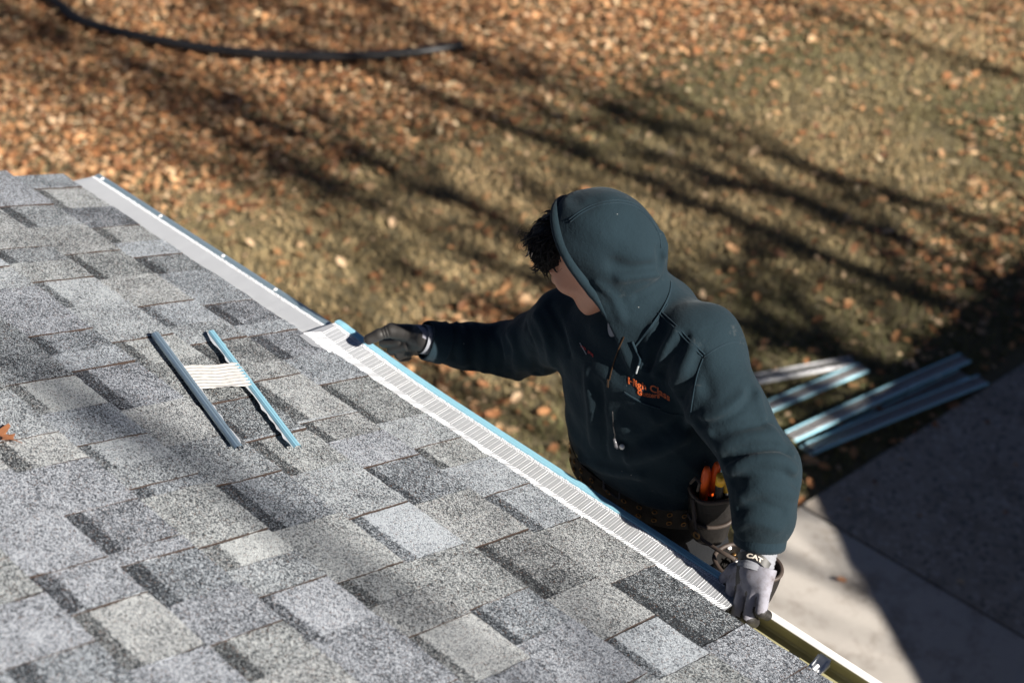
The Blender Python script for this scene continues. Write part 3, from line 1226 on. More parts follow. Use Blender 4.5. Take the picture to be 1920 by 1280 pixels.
def loft(p, secs, turn=0.0):
    """stack of horizontal ellipses: rows (z, cx, cy, a, b)"""
    S = np.asarray(secs, float)
    z = np.clip(p[:, 2], S[0, 0], S[-1, 0])
    cx, cy, a, b = (np.interp(z, S[:, 0], S[:, i]) for i in range(1, 5))
    dx, dy = (p[:, 0] - cx), (p[:, 1] - cy)
    u, v = dx * math.cos(turn) - dy * math.sin(turn), dx * math.sin(turn) + dy * math.cos(turn)
    e = 2.3
    rr = (np.abs(u / a) ** e + np.abs(v / b) ** e) ** (1 / e)
    d = (rr - 1) * np.minimum(a, b) * .92
    dz = np.abs(p[:, 2] - z)
    return np.where(dz > 0, np.sqrt(np.maximum(d, 0) ** 2 + dz ** 2) + np.minimum(d, 0) * 0, d)


def seg_dist2(p, a, b):
    ab = b - a
    q = p - a
    t = np.clip(q @ ab / (ab @ ab + 1e-12), 0, 1)
    v = q - t[:, None] * ab
    return (v * v).sum(1)


def creased(f, folds):
    """folds: (points Nx3, width, height, taper) raised (height>0) or sunk along a polyline on the surface"""
    def g(p):
        d = f(p)
        m = np.abs(d) < .05
        if not m.any():
            return d
        q = p[m]
        add = np.zeros(len(q))
        for P, w, h in folds:
            lo, hi = P.min(0) - 3 * w, P.max(0) + 3 * w
            mm = ((q > lo) & (q < hi)).all(1)
            if not mm.any():
                continue
            qq = q[mm]
            d2 = np.full(len(qq), 1e9)
            for i in range(len(P) - 1):
                d2 = np.minimum(d2, seg_dist2(qq, P[i], P[i + 1]))
            add[mm] += h * np.exp(-d2 / (w * w))
        d = d.copy()
        d[m] -= add
        return d
    return g


def nets(f, lo, hi, h):
    """naive surface nets with a coarse pass; returns V, F (quads)"""
    lo, hi = np.asarray(lo, float), np.asarray(hi, float)
    C = 4
    nc = np.ceil((hi - lo) / (h * C)).astype(int) + 1
    n = nc * C + 1
    cx = [lo[i] + h * C * (np.arange(nc[i]) + .5) for i in range(3)]
    G = np.stack(np.meshgrid(*cx, indexing='ij'), -1).reshape(-1, 3)
    dc = np.concatenate([f(g) for g in np.array_split(G, max(1, len(G) // 200000))]).reshape(nc)
    near = np.abs(dc) < h * C * 1.45 + .004
    D = np.repeat(np.repeat(np.repeat(np.where(dc > 0, 1.0, -1.0), C, 0), C, 1), C, 2)
    D = np.pad(D, ((0, 1),) * 3, mode='edge')
    mask = np.zeros(n, bool)
    nr = np.repeat(np.repeat(np.repeat(near, C, 0), C, 1), C, 2)
    mask[:-1, :-1, :-1] |= nr
    mask[1:, 1:, 1:] |= nr
    mask[1:, :-1, :-1] |= nr; mask[:-1, 1:, :-1] |= nr; mask[:-1, :-1, 1:] |= nr
    mask[1:, 1:, :-1] |= nr; mask[1:, :-1, 1:] |= nr; mask[:-1, 1:, 1:] |= nr
    I = np.argwhere(mask)
    P = lo + I * h
    vals = np.concatenate([f(g) for g in np.array_split(P, max(1, len(P) // 200000))])
    D[tuple(I.T)] = vals
    S = D < 0
    cs = sum(S[i:n[0] - 1 + i, j:n[1] - 1 + j, k:n[2] - 1 + k].astype(np.int8) for i in (0, 1) for j in (0, 1) for k in (0, 1))
    cell = (cs > 0) & (cs < 8)
    idx = np.full(cell.shape, -1, np.int64)
    ci = np.argwhere(cell)
    idx[tuple(ci.T)] = np.arange(len(ci))
    acc = np.zeros((len(ci), 3))
    cnt = np.zeros(len(ci))
    corners = [(i, j, k) for i in (0, 1) for j in (0, 1) for k in (0, 1)]
    for a in corners:
        for ax in range(3):
            if a[ax]:
                continue
            b = list(a); b[ax] = 1
            va = D[ci[:, 0] + a[0], ci[:, 1] + a[1], ci[:, 2] + a[2]]
            vb = D[ci[:, 0] + b[0], ci[:, 1] + b[1], ci[:, 2] + b[2]]
            x = (va < 0) != (vb < 0)
            t = np.where(x, va / (va - vb + 1e-15 * (va == vb)), 0)
            pt = np.tile(np.array(a, float), (len(ci), 1))
            pt[:, ax] += t
            acc[x] += pt[x]
            cnt[x] += 1
    V = lo + (ci + acc / cnt[:, None]) * h
    F = []
    for ax in range(3):
        u, v = (ax + 1) % 3, (ax + 2) % 3
        A = S
        s0 = [slice(0, n[i]) for i in range(3)]
        sa = [slice(1, n[i] - 1) for i in range(3)]
        sa[ax] = slice(0, n[ax] - 1)
        sb = list(sa); sb[ax] = slice(1, n[ax])
        ch = S[tuple(sa)] != S[tuple(sb)]
        e = np.argwhere(ch)
        if not len(e):
            continue
        off = np.array([1, 1, 1]); off[ax] = 0
        e = e + off
        flip = S[tuple(e.T)]
        q = []
        for du, dv in ((1, 1), (0, 1), (0, 0), (1, 0)):
            c_ = e.copy()
            c_[:, u] -= du
            c_[:, v] -= dv
            q.append(idx[tuple(c_.T)])
        q = np.stack(q, 1)
        q[~flip] = q[~flip][:, ::-1]
        F.append(q)
    F = np.concatenate(F)
    F = F[(F >= 0).all(1)]
    return V, F


def march(f, px, iters=60):
    """points where the camera rays through the pixels meet the field"""
    Rr = np.array([ray(x, y) for x, y in px])
    Rr /= np.linalg.norm(Rr, axis=1)[:, None]
    t = np.full(len(px), 1.8)
    for _ in range(iters):
        t += np.clip(f(CAM + Rr * t[:, None]) * .8, -.05, .2)
        t = np.minimum(t, 6)
    return CAM + Rr * t[:, None]


def grad(f, p, e=.002):
    g = np.stack([f(p + np.eye(3)[i] * e) - f(p - np.eye(3)[i] * e) for i in range(3)], 1)
    return g / (np.linalg.norm(g, axis=1)[:, None] + 1e-9)


def to_surf(f, p, off=0.0, it=6):
    p = np.asarray(p, float).copy()
    for _ in range(it):
        p -= grad(f, p) * (f(p) - off)[:, None] * .9
    return p


def densify(px, step=8):
    px = np.asarray(px, float)
    out = smoothpath(px, 6)
    return out
# ------------------------------------------------------------------ the installer
def fabric(name, c_, var=.25, sheen=.12, rib=False, lint=True):
    m = NT(name)
    P = m.obj()
    nz = m.noise(P, 9, 5, .6)
    fz = m.noise(P, 420, 2, .6)
    b = m.mix(nz, tuple(x * (1 - var) for x in c_), tuple(x * (1 + var) for x in c_))
    b = m.mix(m.math('MULTIPLY', fz, .35), b, tuple(x * .55 for x in c_))
    if lint:
        vo = m.n('TexVoronoi', None, Vector=P, Scale=24.0)
        sp = m.math('LESS_THAN', vo.outputs['Distance'], .026)
        b = m.mix(m.math('MULTIPLY', sp, .55), b, (.40, .38, .36))
        st = m.ramp(m.noise(P, 14, 6, .8), [(.62, (0, 0, 0)), (.80, (1, 1, 1))])
        b = m.mix(m.math('MULTIPLY', m.n('SeparateColor', None, Color=st).outputs[0], .10), b, (.5, .47, .43))
    m.base(b, .92)
    m.set(m.p, 'Sheen_Weight', sheen)
    m.set(m.p, 'Sheen_Roughness', .45)
    m.set(m.p, 'Sheen_Tint', tuple(min(1, .35 + x * 5) for x in c_))
    m.set(m.p, 'Specular_IOR_Level', .15)
    h = m.math('ADD', m.math('MULTIPLY', fz, .35), m.math('MULTIPLY', m.noise(P, 38, 5, .65), 1.6))
    m.bump(h, .55, .0032)
    return m.mat


TEAL = (.0098, .0206, .0280)
M['hoodie'] = fabric('dark_teal_fleece', TEAL)
M['hoodie_seam'] = fabric('teal_seam', (.0122, .0255, .0355), lint=False)
M['rib'] = fabric('teal_rib_knit', (.0115, .024, .0335), lint=False)
M['black_cloth'] = fabric('black_cloth', (.010, .011, .013), sheen=.1, lint=False)
M['tee'] = fabric('grey_tee', (.30, .31, .33), .1, 0, lint=False)
M['cord_tip'] = simple('pale_cord_tip', (.30, .33, .35), .4)
M['zip'] = simple('dark_brass_zip', (.075, .042, .022), .5, .6)
M['skin'] = NT('skin')
_m = M['skin']
_P = _m.obj()
_m.base(_m.mix(_m.noise(_P, 30, 4), (.42, .185, .110), (.50, .235, .145)), .5)
_m.set(_m.p, 'Subsurface_Weight', .12)
_m.set(_m.p, 'Subsurface_Radius', (.012, .004, .002))
_m.bump(_m.noise(_P, 420, 2), .12, .0006)
M['skin'] = _m.mat
M['hair'] = simple('dark_brown_hair', (.0065, .0045, .0036), .62, var=.3, vs=80, Specular_IOR_Level=.25)
M['lips'] = simple('lips', (.38, .16, .12), .45)
M['lash'] = simple('eye_dark', (.02, .014, .012), .35)
M['glove_knit'] = NT('grey_glove_knit')
_m = M['glove_knit']
_P = _m.obj()
_n = _m.noise(_P, 60, 4, .7)
_d = _m.ramp(_m.noise(_P, 22, 5, .75), [(.48, (1, 1, 1)), (.72, (.42, .34, .29))])
_m.base(_m.mix(1.0, _m.mix(_n, (.19, .19, .225), (.25, .25, .29)), _d, 'MULTIPLY'), .9)
_m.bump(_m.n('TexWave', {'wave_type': 'BANDS', 'bands_direction': 'Z'}, Vector=_P, Scale=160.0, Distortion=1.0).outputs[1], .06, .0004)
M['glove_knit'] = _m.mat
M['glove_dip'] = simple('black_nitrile_dip', (.016, .0145, .0135), .6, var=.5, vs=45, bump=.35, bs=160, bd=.0012)
M['cuff_knit'] = simple('pale_grey_cuff_knit', (.20, .21, .235), .9, var=.18, vs=150, bump=.4, bs=260)
M['tag_black'] = simple('black_rubber_tag', (.012, .012, .012), .5)
M['tag_print'] = simple('pale_tag_print', (.62, .56, .48), .6)
M['thread'] = simple('orange_embroidery', (.40, .075, .012), .6, var=.55, vs=300, bump=.4, bs=500)
M['thread_red'] = simple('red_embroidery', (.42, .04, .03), .6, var=.3, vs=300)

person = empty('person', (.15, .30, 2.10), 'person in dark teal hoodie with the hood up, fitting a guard at the eave', 'person')

# --- joints (metres)
R_WR = atY(806, 638, .16)
R_FA = atY(884, 652, .25)
R_EL = atY(958, 658, .30)
R_UA = atY(1015, 640, .30)
R_SH = atY(1066, 612, .275)
L_SH = atY(1312, 648, .268)
L_UA = atY(1366, 768, .222)
L_EL = atY(1432, 882, .192)
L_FA = atY(1432, 962, .155)
L_WR = atY(1424, 1030, .125)                # glove wrist
L_CF = atY(1427, 1006, .138)                # sleeve end

# --- head frame
HC = np.array([.018, .256, 3.692]) + nrm((-.83, -.20, -.52)) * .032
fd = nrm((-.83, -.20, -.52))
hu = nrm(np.array([-.10, -.05, 1.0]) - fd * (np.array([-.10, -.05, 1.0]) @ fd))
hl = np.cross(hu, fd)                       # his left
HB = np.array([fd, hl, hu])
hp = lambda f_, l_, u_: HC + fd * f_ + hl * l_ + hu * u_


def head_f(p):
    d = ell(p, hp(-.012, 0, .022), (.098, .076, .092), HB)                   # skull
    d = smin(d, ell(p, hp(.028, 0, -.030), (.062, .060, .072), HB), .03)      # mid face
    d = smin(d, ell(p, hp(.046, 0, -.088), (.036, .040, .028), HB), .035)     # chin
    for s_ in (-1, 1):
        d = smin(d, rc(p, hp(-.02, s_ * .056, -.052), hp(.042, s_ * .026, -.095), .020, .018), .035)   # jaw
        d = smin(d, ell(p, hp(.058, s_ * .042, -.022), (.026, .026, .024), HB), .03)                   # cheek
        d = smin(d, rc(p, hp(.086, s_ * .014, .018), hp(.074, s_ * .046, .014), .011, .010), .02)      # brow
        d = smax(d, -ell(p, hp(.094, s_ * .032, .000), (.018, .017, .012), HB), .012)                  # eye socket
        d = smin(d, ell(p, hp(.078, s_ * .031, -.001), (.0125, .014, .0125), HB), .004)                # eyeball and lid
        d = smin(d, ell(p, hp(-.016, s_ * .078, -.010), (.018, .009, .031), HB), .008)                 # ear
    d = smin(d, rc(p, hp(.088, 0, .008), hp(.119, 0, -.032), .010, .0135), .014)                       # nose
    for s_ in (-1, 1):
        d = smin(d, ell(p, hp(.105, s_ * .014, -.036), (.013, .010, .010), HB), .007)
    d = smin(d, ell(p, hp(.084, 0, -.062), (.015, .024, .007), HB), .006)                              # upper lip
    d = smin(d, ell(p, hp(.081, 0, -.073), (.014, .021, .007), HB), .006)                              # lower lip
    return d


NECK = np.array([.105, .285, 3.575])


def body_f(p):
    d = head_f(p)
    d = smin(d, rc(p, hp(-.035, 0, -.06), NECK, .055, .062), .03)
    d = smin(d, loft(p, [(3.0, .15, .30, .13, .09), (3.2, .14, .295, .14, .095), (3.4, .125, .29, .15, .095), (3.5, .115, .285, .12, .08), (3.56, .11, .285, .07, .06)]), .05)
    d = smin(d, rc(p, NECK - (0, 0, .04), L_SH - (.02, 0, .02), .05, .05), .04)
    d = smin(d, rc(p, NECK - (0, 0, .04), R_SH - (-.02, 0, .01), .05, .05), .04)
    d = smin(d, chain(p, [L_SH, L_UA, L_EL, L_FA, L_WR], [.05, .045, .040, .034, .028]), .02)
    d = smin(d, chain(p, [R_SH, R_UA, R_EL, R_FA, R_WR], [.05, .045, .038, .032, .026]), .02)
    return d


V, F = nets(body_f, (-.46, .06, 2.98), (.60, .46, 3.84), .0042)
body = mk('body', V, F, M['skin'], person, True)

# --- hoodie
TORSO = [(3.02, .150, .295, .178, .128), (3.10, .150, .292, .182, .134), (3.17, .146, .290, .196, .148), (3.27, .140, .287, .204, .153),
         (3.38, .130, .285, .205, .150), (3.48, .118, .285, .190, .135), (3.55, .108, .287, .140, .105), (3.60, .100, .287, .085, .08)]


def sleeves_f(p):
    l = chain(p, [L_SH, L_UA, L_EL, L_FA, L_CF], [.080, .069, .066, .056, .047], .03)
    r = chain(p, [R_SH, R_UA, R_EL, R_FA, R_WR], [.080, .070, .064, .055, .043], .03)
    return l, r


HS = -.032                                   # hood sits back on the head


def hood_outer(p):
    d = ell(p, hp(HS - .014, 0, .022), (.100, .090, .110), HB)
    d = smin(d, ell(p, hp(HS + .024, 0, .030), (.090, .090, .104), HB), .03)          # forward rim volume
    d = smin(d, ell(p, hp(HS - .074, .0, -.012), (.046, .056, .056), HB), .035)       # slack at the back
    d = smin(d, rc(p, hp(HS - .012, 0, -.05), NECK + (-.004, -.005, -.005), .076, .088), .04)  # down to the collar
    d = smin(d, rc(p, hp(HS + .02, .01, -.085), NECK + (-.012, -.075, -.055), .066, .054), .045)  # front sides
    return d


CUTN = nrm(fd * .93 + hu * -.12 + hl * .20)


def hoodie_base(p):
    d = loft(p, TORSO, R(6))
    l, r = sleeves_f(p)
    d = smin(d, rc(p, NECK - (0, 0, .05), L_SH, .075, .080), .05)
    d = smin(d, rc(p, NECK - (0, 0, .05), R_SH, .075, .078), .05)
    d = smin(d, l, .035)
    d = smin(d, r, .035)
    ho = hood_outer(p)
    return d, ho


OPC = hp(HS + .040, 0, .0)


def opening(p):
    """>0 in front of the hood's mouth"""
    q = p - OPC
    return q @ CUTN


def hoodie_f0(p):
    d, ho = hoodie_base(p)
    full = smin(d, ho, .045)
    op = opening(p)
    # recess behind the mouth: a cavity 13 mm inside the cloth reaching 6 cm back
    cav = smax(smax(ho + .013, -(op + .060), .01), -(d + .002), .006)
    d2 = smax(full, -cav, .006)
    # nothing of the hood in front of the mouth plane, the torso stays
    return np.where(op > -.02, smin(smax(d2, op, .006), smax(d, -op - .004, .006), .008), d2)


def px3(px, n=6):
    return march(lambda q: smin(*hoodie_base(q), .045), smoothpath(np.array(px, float), n))


FOLDS = []


def fold(px, w, h):
    FOLDS.append((px3(px), w * .85, h * 2.1))


# left upper arm and elbow (image right)
fold([(1312, 795), (1345, 790), (1385, 765), (1410, 735)], .010, -.006)
fold([(1322, 783), (1360, 772), (1395, 745)], .014, .006)
fold([(1340, 812), (1385, 800), (1440, 790)], .009, -.005)
fold([(1350, 840), (1390, 822), (1450, 815)], .012, .006)
fold([(1362, 862), (1400, 845), (1455, 838), (1475, 845)], .010, -.007)
fold([(1368, 880), (1410, 860), (1465, 862), (1488, 880)], .012, .007)
fold([(1375, 902), (1415, 885), (1470, 890), (1495, 908)], .009, -.005)
fold([(1388, 930), (1430, 915), (1490, 925)], .013, .005)
fold([(1385, 955), (1420, 945), (1470, 960)], .009, -.004)
fold([(1378, 985), (1410, 975), (1460, 990)], .012, .005)
fold([(1420, 735), (1432, 780), (1462, 830)], .012, .004)
fold([(1310, 690), (1322, 712), (1330, 738)], .014, -.003)
# chest pulls towards the left shoulder
fold([(1215, 690), (1232, 650), (1248, 615)], .009, -.004)
fold([(1240, 700), (1262, 655), (1285, 630)], .010, -.006)
fold([(1228, 698), (1247, 655), (1265, 622)], .010, .005)
fold([(1262, 720), (1285, 680), (1300, 650)], .010, .006)
fold([(1278, 740), (1300, 700), (1312, 668)], .010, -.005)
fold([(1205, 690), (1212, 650), (1225, 610)], .010, .004)
fold([(1290, 790), (1300, 760), (1306, 730)], .012, .004)
fold([(1180, 860), (1220, 850), (1280, 820)], .014, .006)
fold([(1170, 835), (1210, 822), (1270, 790)], .012, -.005)
fold([(1100, 700), (1108, 760), (1112, 830)], .014, .005)
fold([(1125, 720), (1130, 780), (1135, 850)], .010, -.004)
fold([(1090, 860), (1140, 880), (1200, 890)], .012, .006)
# right sleeve
fold([(838, 610), (846, 640), (850, 672)], .008, -.005)
fold([(856, 607), (864, 640), (868, 682)], .009, .006)
fold([(874, 608), (884, 640), (886, 690)], .008, -.005)
fold([(892, 610), (905, 645), (908, 695)], .011, .005)
fold([(925, 618), (940, 655), (938, 702)], .010, -.004)
fold([(955, 620), (968, 655), (972, 708)], .014, .006)
fold([(985, 612), (1000, 650), (1005, 700)], .010, -.006)
fold([(1005, 590), (1025, 630), (1035, 680)], .014, .005)
fold([(1030, 570), (1050, 610), (1065, 660)], .010, -.005)
# hood: slack folds by the neck and dents on the crown
fold([(1150, 495), (1185, 505), (1225, 500)], .014, -.006)
fold([(1165, 520), (1200, 515), (1235, 512)], .012, .006)
fold([(1120, 530), (1150, 560), (1165, 595)], .010, .003)
fold([(1075, 372), (1092, 385), (1115, 378)], .014, -.002)
fold([(1236, 470), (1240, 490), (1238, 505)], .010, -.010)
fold([(1240, 440), (1247, 458), (1246, 475)], .010, .006)
fold([(1195, 555), (1215, 545), (1240, 530)], .010, -.004)
hoodie_fa = creased(hoodie_f0, FOLDS)


def hoodie_f(p):
    d = hoodie_fa(p)
    x = p * 1.0
    w = .0012 * (np.sin(x[:, 0] * 61 + x[:, 2] * 33) * np.sin(x[:, 1] * 47 - x[:, 2] * 29 + 1) + np.sin(x[:, 2] * 83 + x[:, 0] * 21 + x[:, 1] * 37))
    d = d - w
    # open sleeve ends
    cl = (p - L_CF) @ nrm(L_CF - L_FA) - .004
    cr = (p - R_WR) @ nrm(R_WR - R_FA) - .004
    d = np.where(cl > -.06, np.where(np.linalg.norm(p - L_CF, axis=1) < .12, smax(d, cl, .006), d), d)
    d = np.where(cr > -.06, np.where(np.linalg.norm(p - R_WR, axis=1) < .12, smax(d, cr, .006), d), d)
    # hem at the belt
    return smax(d, 3.212 - p[:, 2], .008)


V, F = nets(hoodie_f, (-.50, .03, 3.03), (.64, .50, 3.87), .0052)
hoodie = mk('hoodie', V, F, M['hoodie'], person, True)


def seam(px, r_=.0016, mat='hoodie_seam', off=.0004, name='seam', f=None, flat=1.0, parent=None):
    f = f or hoodie_f
    P = march(f, smoothpath(np.array(px, float), 8))
    P = to_surf(f, P, off, 3)
    k = np.ones(5) / 5
    Q = P.copy()
    for i in range(3):
        Q[2:-2, i] = np.convolve(P[:, i], k, 'valid')
    mb = MB()
    mb.tube(Q, r_, 6)
    return mb.build(name, M[mat], parent or hoodie, True)


# rolled hem round the hood's mouth
e1 = nrm(hu - CUTN * (hu @ CUTN))
e2 = np.cross(CUTN, e1)
ring = []
for a in np.linspace(R(-215), R(215), 130):
    dv = e1 * math.cos(a) + e2 * math.sin(a)
    rr = np.linspace(.03, .22, 96)
    pts = OPC - CUTN * .006 + rr[:, None] * dv
    val = hood_outer(pts)
    tor, _ = hoodie_base(pts)
    i = np.argmax(val > 0)
    if i == 0 or tor[i] < .012:
        ring.append(None)
    else:
        ring.append(pts[i] - dv * .004)
ring = [q for q in ring[20:-20] if q is not None]
P = np.array(ring)
for _ in range(3):
    P[1:-1] = (P[:-2] + P[1:-1] * 2 + P[2:]) / 4
mb = MB()
mb.tube(P, np.r_[np.linspace(.004, .0115, 8), np.full(len(P) - 16, .0115), np.linspace(.0115, .004, 8)], 10)
mb.build('hood_hem', M['hoodie'], hoodie, True)
mb = MB()
mb.tube(P - CUTN * .0125 + (P - OPC) * .03, .0011, 5)
mb.build('seam', M['hoodie_seam'], hoodie, True)
for dpx in (0, 5):
    seam([(1066 + dpx * .4, 412 + dpx), (1090, 395 + dpx), (1120, 381 + dpx), (1160, 376 + dpx), (1195, 385 + dpx), (1220, 410 + dpx * .6), (1236, 440), (1240, 465)], .0013)
seam([(1186, 655), (1205, 632), (1228, 602), (1245, 575), (1256, 548), (1258, 528)], .0022)
seam([(1192, 650), (1212, 626), (1234, 598), (1252, 570)], .0010)
for o_ in (0, 4):
    seam([(1234 + o_, 587 - o_), (1262 + o_, 612 - o_), (1290 + o_, 642 - o_), (1318 + o_, 668 - o_)], .0015)
seam([(1318, 670), (1345, 652), (1370, 642), (1388, 643)], .0014)
seam([(1318, 672), (1308, 700), (1300, 740), (1294, 780)], .0014)
# chest pocket edge
seam([(1170, 735), (1195, 750), (1220, 760), (1238, 765)], .0022)
seam([(1240, 770), (1258, 776), (1280, 777)], .0012)
# zip: two tapes of teeth, open at the neck
zp = march(hoodie_f, smoothpath(np.array([(1170, 632), (1160, 655), (1149, 688), (1143, 712)], float), 40))
zp = to_surf(hoodie_f, zp, .001, 3)
mb = MB()
for i, q in enumerate(zp):
    X = lambda V, q=q: V + q
    mb.box((-.0009, -.0009, -.0007), (.0009, .0009, .0007), 0, X)
tag(mb.build('zip', M['zip'], hoodie), kind='stuff')
q = zp[-1]
mb = MB()
mb.box((q[0] - .002, q[1] - .005, q[2] - .016), (q[0] + .002, q[1] - .0035, q[2] + .003))
mb.build('zip_pull', M['zip'], hoodie)
# draw cord and its tip
seam([(1186, 640), (1194, 658), (1201, 672), (1198, 685)], .0028, 'hoodie_seam', .002, 'draw_cord')
seam([(1198, 686), (1196, 692), (1194, 699)], .0020, 'cord_tip', .0022, 'cord_tip')
seam([(1088, 643), (1095, 655), (1100, 664)], .0010, 'cord_tip', .0012, 'cord_tip')
# ribbed cuffs
for W_, FA_, ra, nm in ((L_CF, L_FA, .0530, 'cuff'), (R_WR, R_FA, .0445, 'cuff')):
    ax = nrm(W_ - FA_)
    u = nrm(np.cross(ax, (0, 0, 1)))
    v = np.cross(ax, u)
    V, F = [], []
    n, rows = 96, [(-.034, 1.06), (-.028, .99), (-.012, .955), (.008, .94), (.017, .93), (.018, .86), (.004, .84)]
    if nm == 'cuff' and W_ is R_WR:
        rows = [(-.034, 1.10), (-.026, 1.08), (-.010, 1.06), (.006, 1.04), (.012, 1.02), (.013, .95), (.000, .92)]
    for a, s_ in rows:
        for i in range(n):
            t = 2 * math.pi * i / n
            r_ = ra * s_ * (1 + (.012 if i % 2 else -.012)) * (1 + .03 * math.sin(3 * t + 1))
            V.append(W_ + ax * a + r_ * (math.cos(t) * u + math.sin(t) * v))
    for i in range(len(rows) - 1):
        for j in range(n):
            F.append((i * n + j, i * n + (j + 1) % n, (i + 1) * n + (j + 1) % n, (i + 1) * n + j))
    mk('cuff', V, F, M['rib'], hoodie, True)
    mb = MB()
    t = np.linspace(0, 2 * math.pi, 60)
    mb.tube([W_ - ax * .032 + ra * 1.07 * (math.cos(a) * u + math.sin(a) * v) for a in t], .0022, 5, 0, False)
    mb.build('seam', M['hoodie_seam'], hoodie, True)
# ------------------------------------------------------------------ face details, hair, tee
for s_ in (1,):
    mb = MB()
    pts = [hp(.083, s_ * (.018 + .028 * t), .001 + .004 * math.sin(math.pi * t)) for t in np.linspace(0, 1, 8)]
    mb.tube(to_surf(head_f, pts, .0006, 4), .0012, 5)
    mb.build('eyelash', M['lash'], body, True)
    pts = [hp(.09, s_ * (.014 + .034 * t), .022 + .006 * math.sin(math.pi * t)) for t in np.linspace(0, 1, 8)]
    mb = MB()
    mb.tube(to_surf(head_f, pts, .001, 4), [.0012, .0026, .003, .003, .0028, .0024, .0018, .001], 5)
    mb.build('eyebrow', M['hair'], body, True)
mb = MB()
pts = [hp(.085, .021 * t, -.0675) for t in np.linspace(-1, 1, 9)]
mb.tube(to_surf(head_f, pts, .0002, 4), .0011, 5)
mb.build('mouth_line', M['lips'], body, True)


def hair_f(p):
    d = ell(p, hp(.050, 0, .060), (.052, .072, .046), HB)
    for l_, u_, f_, r_ in ((.0, .056, .092, .023), (.030, .052, .088, .023), (-.03, .054, .088, .023), (.052, .044, .070, .021), (.015, .072, .086, .024), (.045, .066, .070, .025), (-.02, .075, .082, .024), (.022, .044, .094, .015), (.0, .044, .098, .015), (-.02, .044, .094, .014), (.046, .038, .078, .014)):
        d = smin(d, ell(p, hp(f_, l_, u_), (r_, r_, r_), HB), .012)
    return d


lo, hi = hp(.06, 0, .05) - .13, hp(.06, 0, .05) + .13
V, F = nets(hair_f, lo, hi, .0036)
hair = mk('hair', V, F, M['hair'], person, True)
rg = np.random.default_rng(14)
mb = MB()
crown = hp(.010, .0, .115)
v = rg.normal(0, 1, (2600, 3))
v = fd * np.abs(v[:, :1]) * 1.1 + hl * v[:, 1:2] + hu * v[:, 2:3] * .9
v /= np.linalg.norm(v, axis=1)[:, None]
P0 = to_surf(hair_f, hp(.055, 0, .050) + v * .03, -.001, 5)
P0 = P0[(P0 - hp(.018, 0, 0)) @ CUTN > 0][:550]
vp = march(hair_f, np.c_[rg.uniform(985, 1085, 1500), rg.uniform(385, 505, 1500)])
vp = vp[np.abs(hair_f(vp)) < .002][:750]
P0 = np.concatenate([vp, P0])
NS = len(P0)
Nn = grad(hair_f, P0)
# combed forward and down from the crown, each lock bending into a curl at its end
fl = P0 - crown
fl = fl - Nn * (fl * Nn).sum(1)[:, None] + rg.normal(0, .012, (NS, 3)) - UPV * .015
fl /= np.linalg.norm(fl, axis=1)[:, None]
sg = rg.choice((-1., 1.), NS)[:, None]
Ls = rg.uniform(.022, .046, NS)[:, None]
up3 = np.where(np.arange(NS) % 3 > 0, 1, -.4)[:, None]
q, dd_, nn, tr_ = P0.copy(), fl.copy(), 13, []
for i in range(nn):
    tr_.append(q.copy())
    t = i / nn
    sd = np.cross(Nn, dd_)
    dd_ = dd_ + .55 * (sg * (.04 + .30 * t) * sd + (.12 - .40 * t) * Nn * up3) + rg.normal(0, .04, (NS, 3))
    dd_ /= np.linalg.norm(dd_, axis=1)[:, None]
    q = q + dd_ * Ls / nn
    e = hair_f(q)
    g_ = grad(hair_f, q)
    q = q + g_ * np.maximum(0, .0012 - e)[:, None]
tr_ = np.array(tr_)
for j in range(NS):
    thick = j % 4 < 2
    r0 = rg.uniform(.0018, .0032) if thick else rg.uniform(.0005, .0010)
    mb.tube(tr_[:, j], r0 * np.array([.5, .85, 1, 1, 1, .95, .9, .85, .75, .65, .5, .35, .15]), 5 if thick else 3, 0, False)
# a few stray loops
for j in range(22):
    p0 = to_surf(hair_f, [hp(.10, rg.normal(0, .025), rg.uniform(.05, .09))], 0, 5)[0]
    o_ = nrm(fd + hu * rg.uniform(.0, .8) + hl * rg.normal(0, .4))
    sd = nrm(np.cross(o_, rg.normal(0, 1, 3)))
    r_ = rg.uniform(.006, .013)
    pts = [p0 + o_ * r_ * 1.3 * (1 - math.cos(t)) + sd * r_ * math.sin(t) for t in np.linspace(0, rg.uniform(3, 5.5), 16)]
    mb.tube(pts, .00035, 3, 0, False)
tag(mb.build('curls', M['hair'], hair, True), kind='stuff')


def tee_f(p):
    c_ = atY(1158, 618, .205)
    return smax(smin(rc(p, c_ + (.005, .02, .03), c_ + (0, -.002, -.035), .030, .026), rc(p, NECK + (0, -.02, .01), NECK + (-.01, -.035, -.05), .062, .06), .02), -(body_f(p) - .003), .002)


c_ = atY(1158, 618, .205)
V, F = nets(tee_f, c_ - (.09, .07, .09), c_ + (.12, .12, .09), .004)
mk('t_shirt', V, F, M['tee'], person, True)

# ------------------------------------------------------------------ gloves
def hand(name, f, box, dipf, h=.0016):
    V, F = nets(f, *box, h)
    fc = V[F].mean(1)
    n = np.cross(V[F[:, 1]] - V[F[:, 0]], V[F[:, 2]] - V[F[:, 0]])
    n /= np.linalg.norm(n, axis=1)[:, None] + 1e-12
    fm = dipf(fc, n).astype(int)
    return mk(name, V, F, [M['glove_knit'], M['glove_dip']], person, True, fm)


def finger(p, pts, r, k=.004):
    return chain(p, pts, r, k)


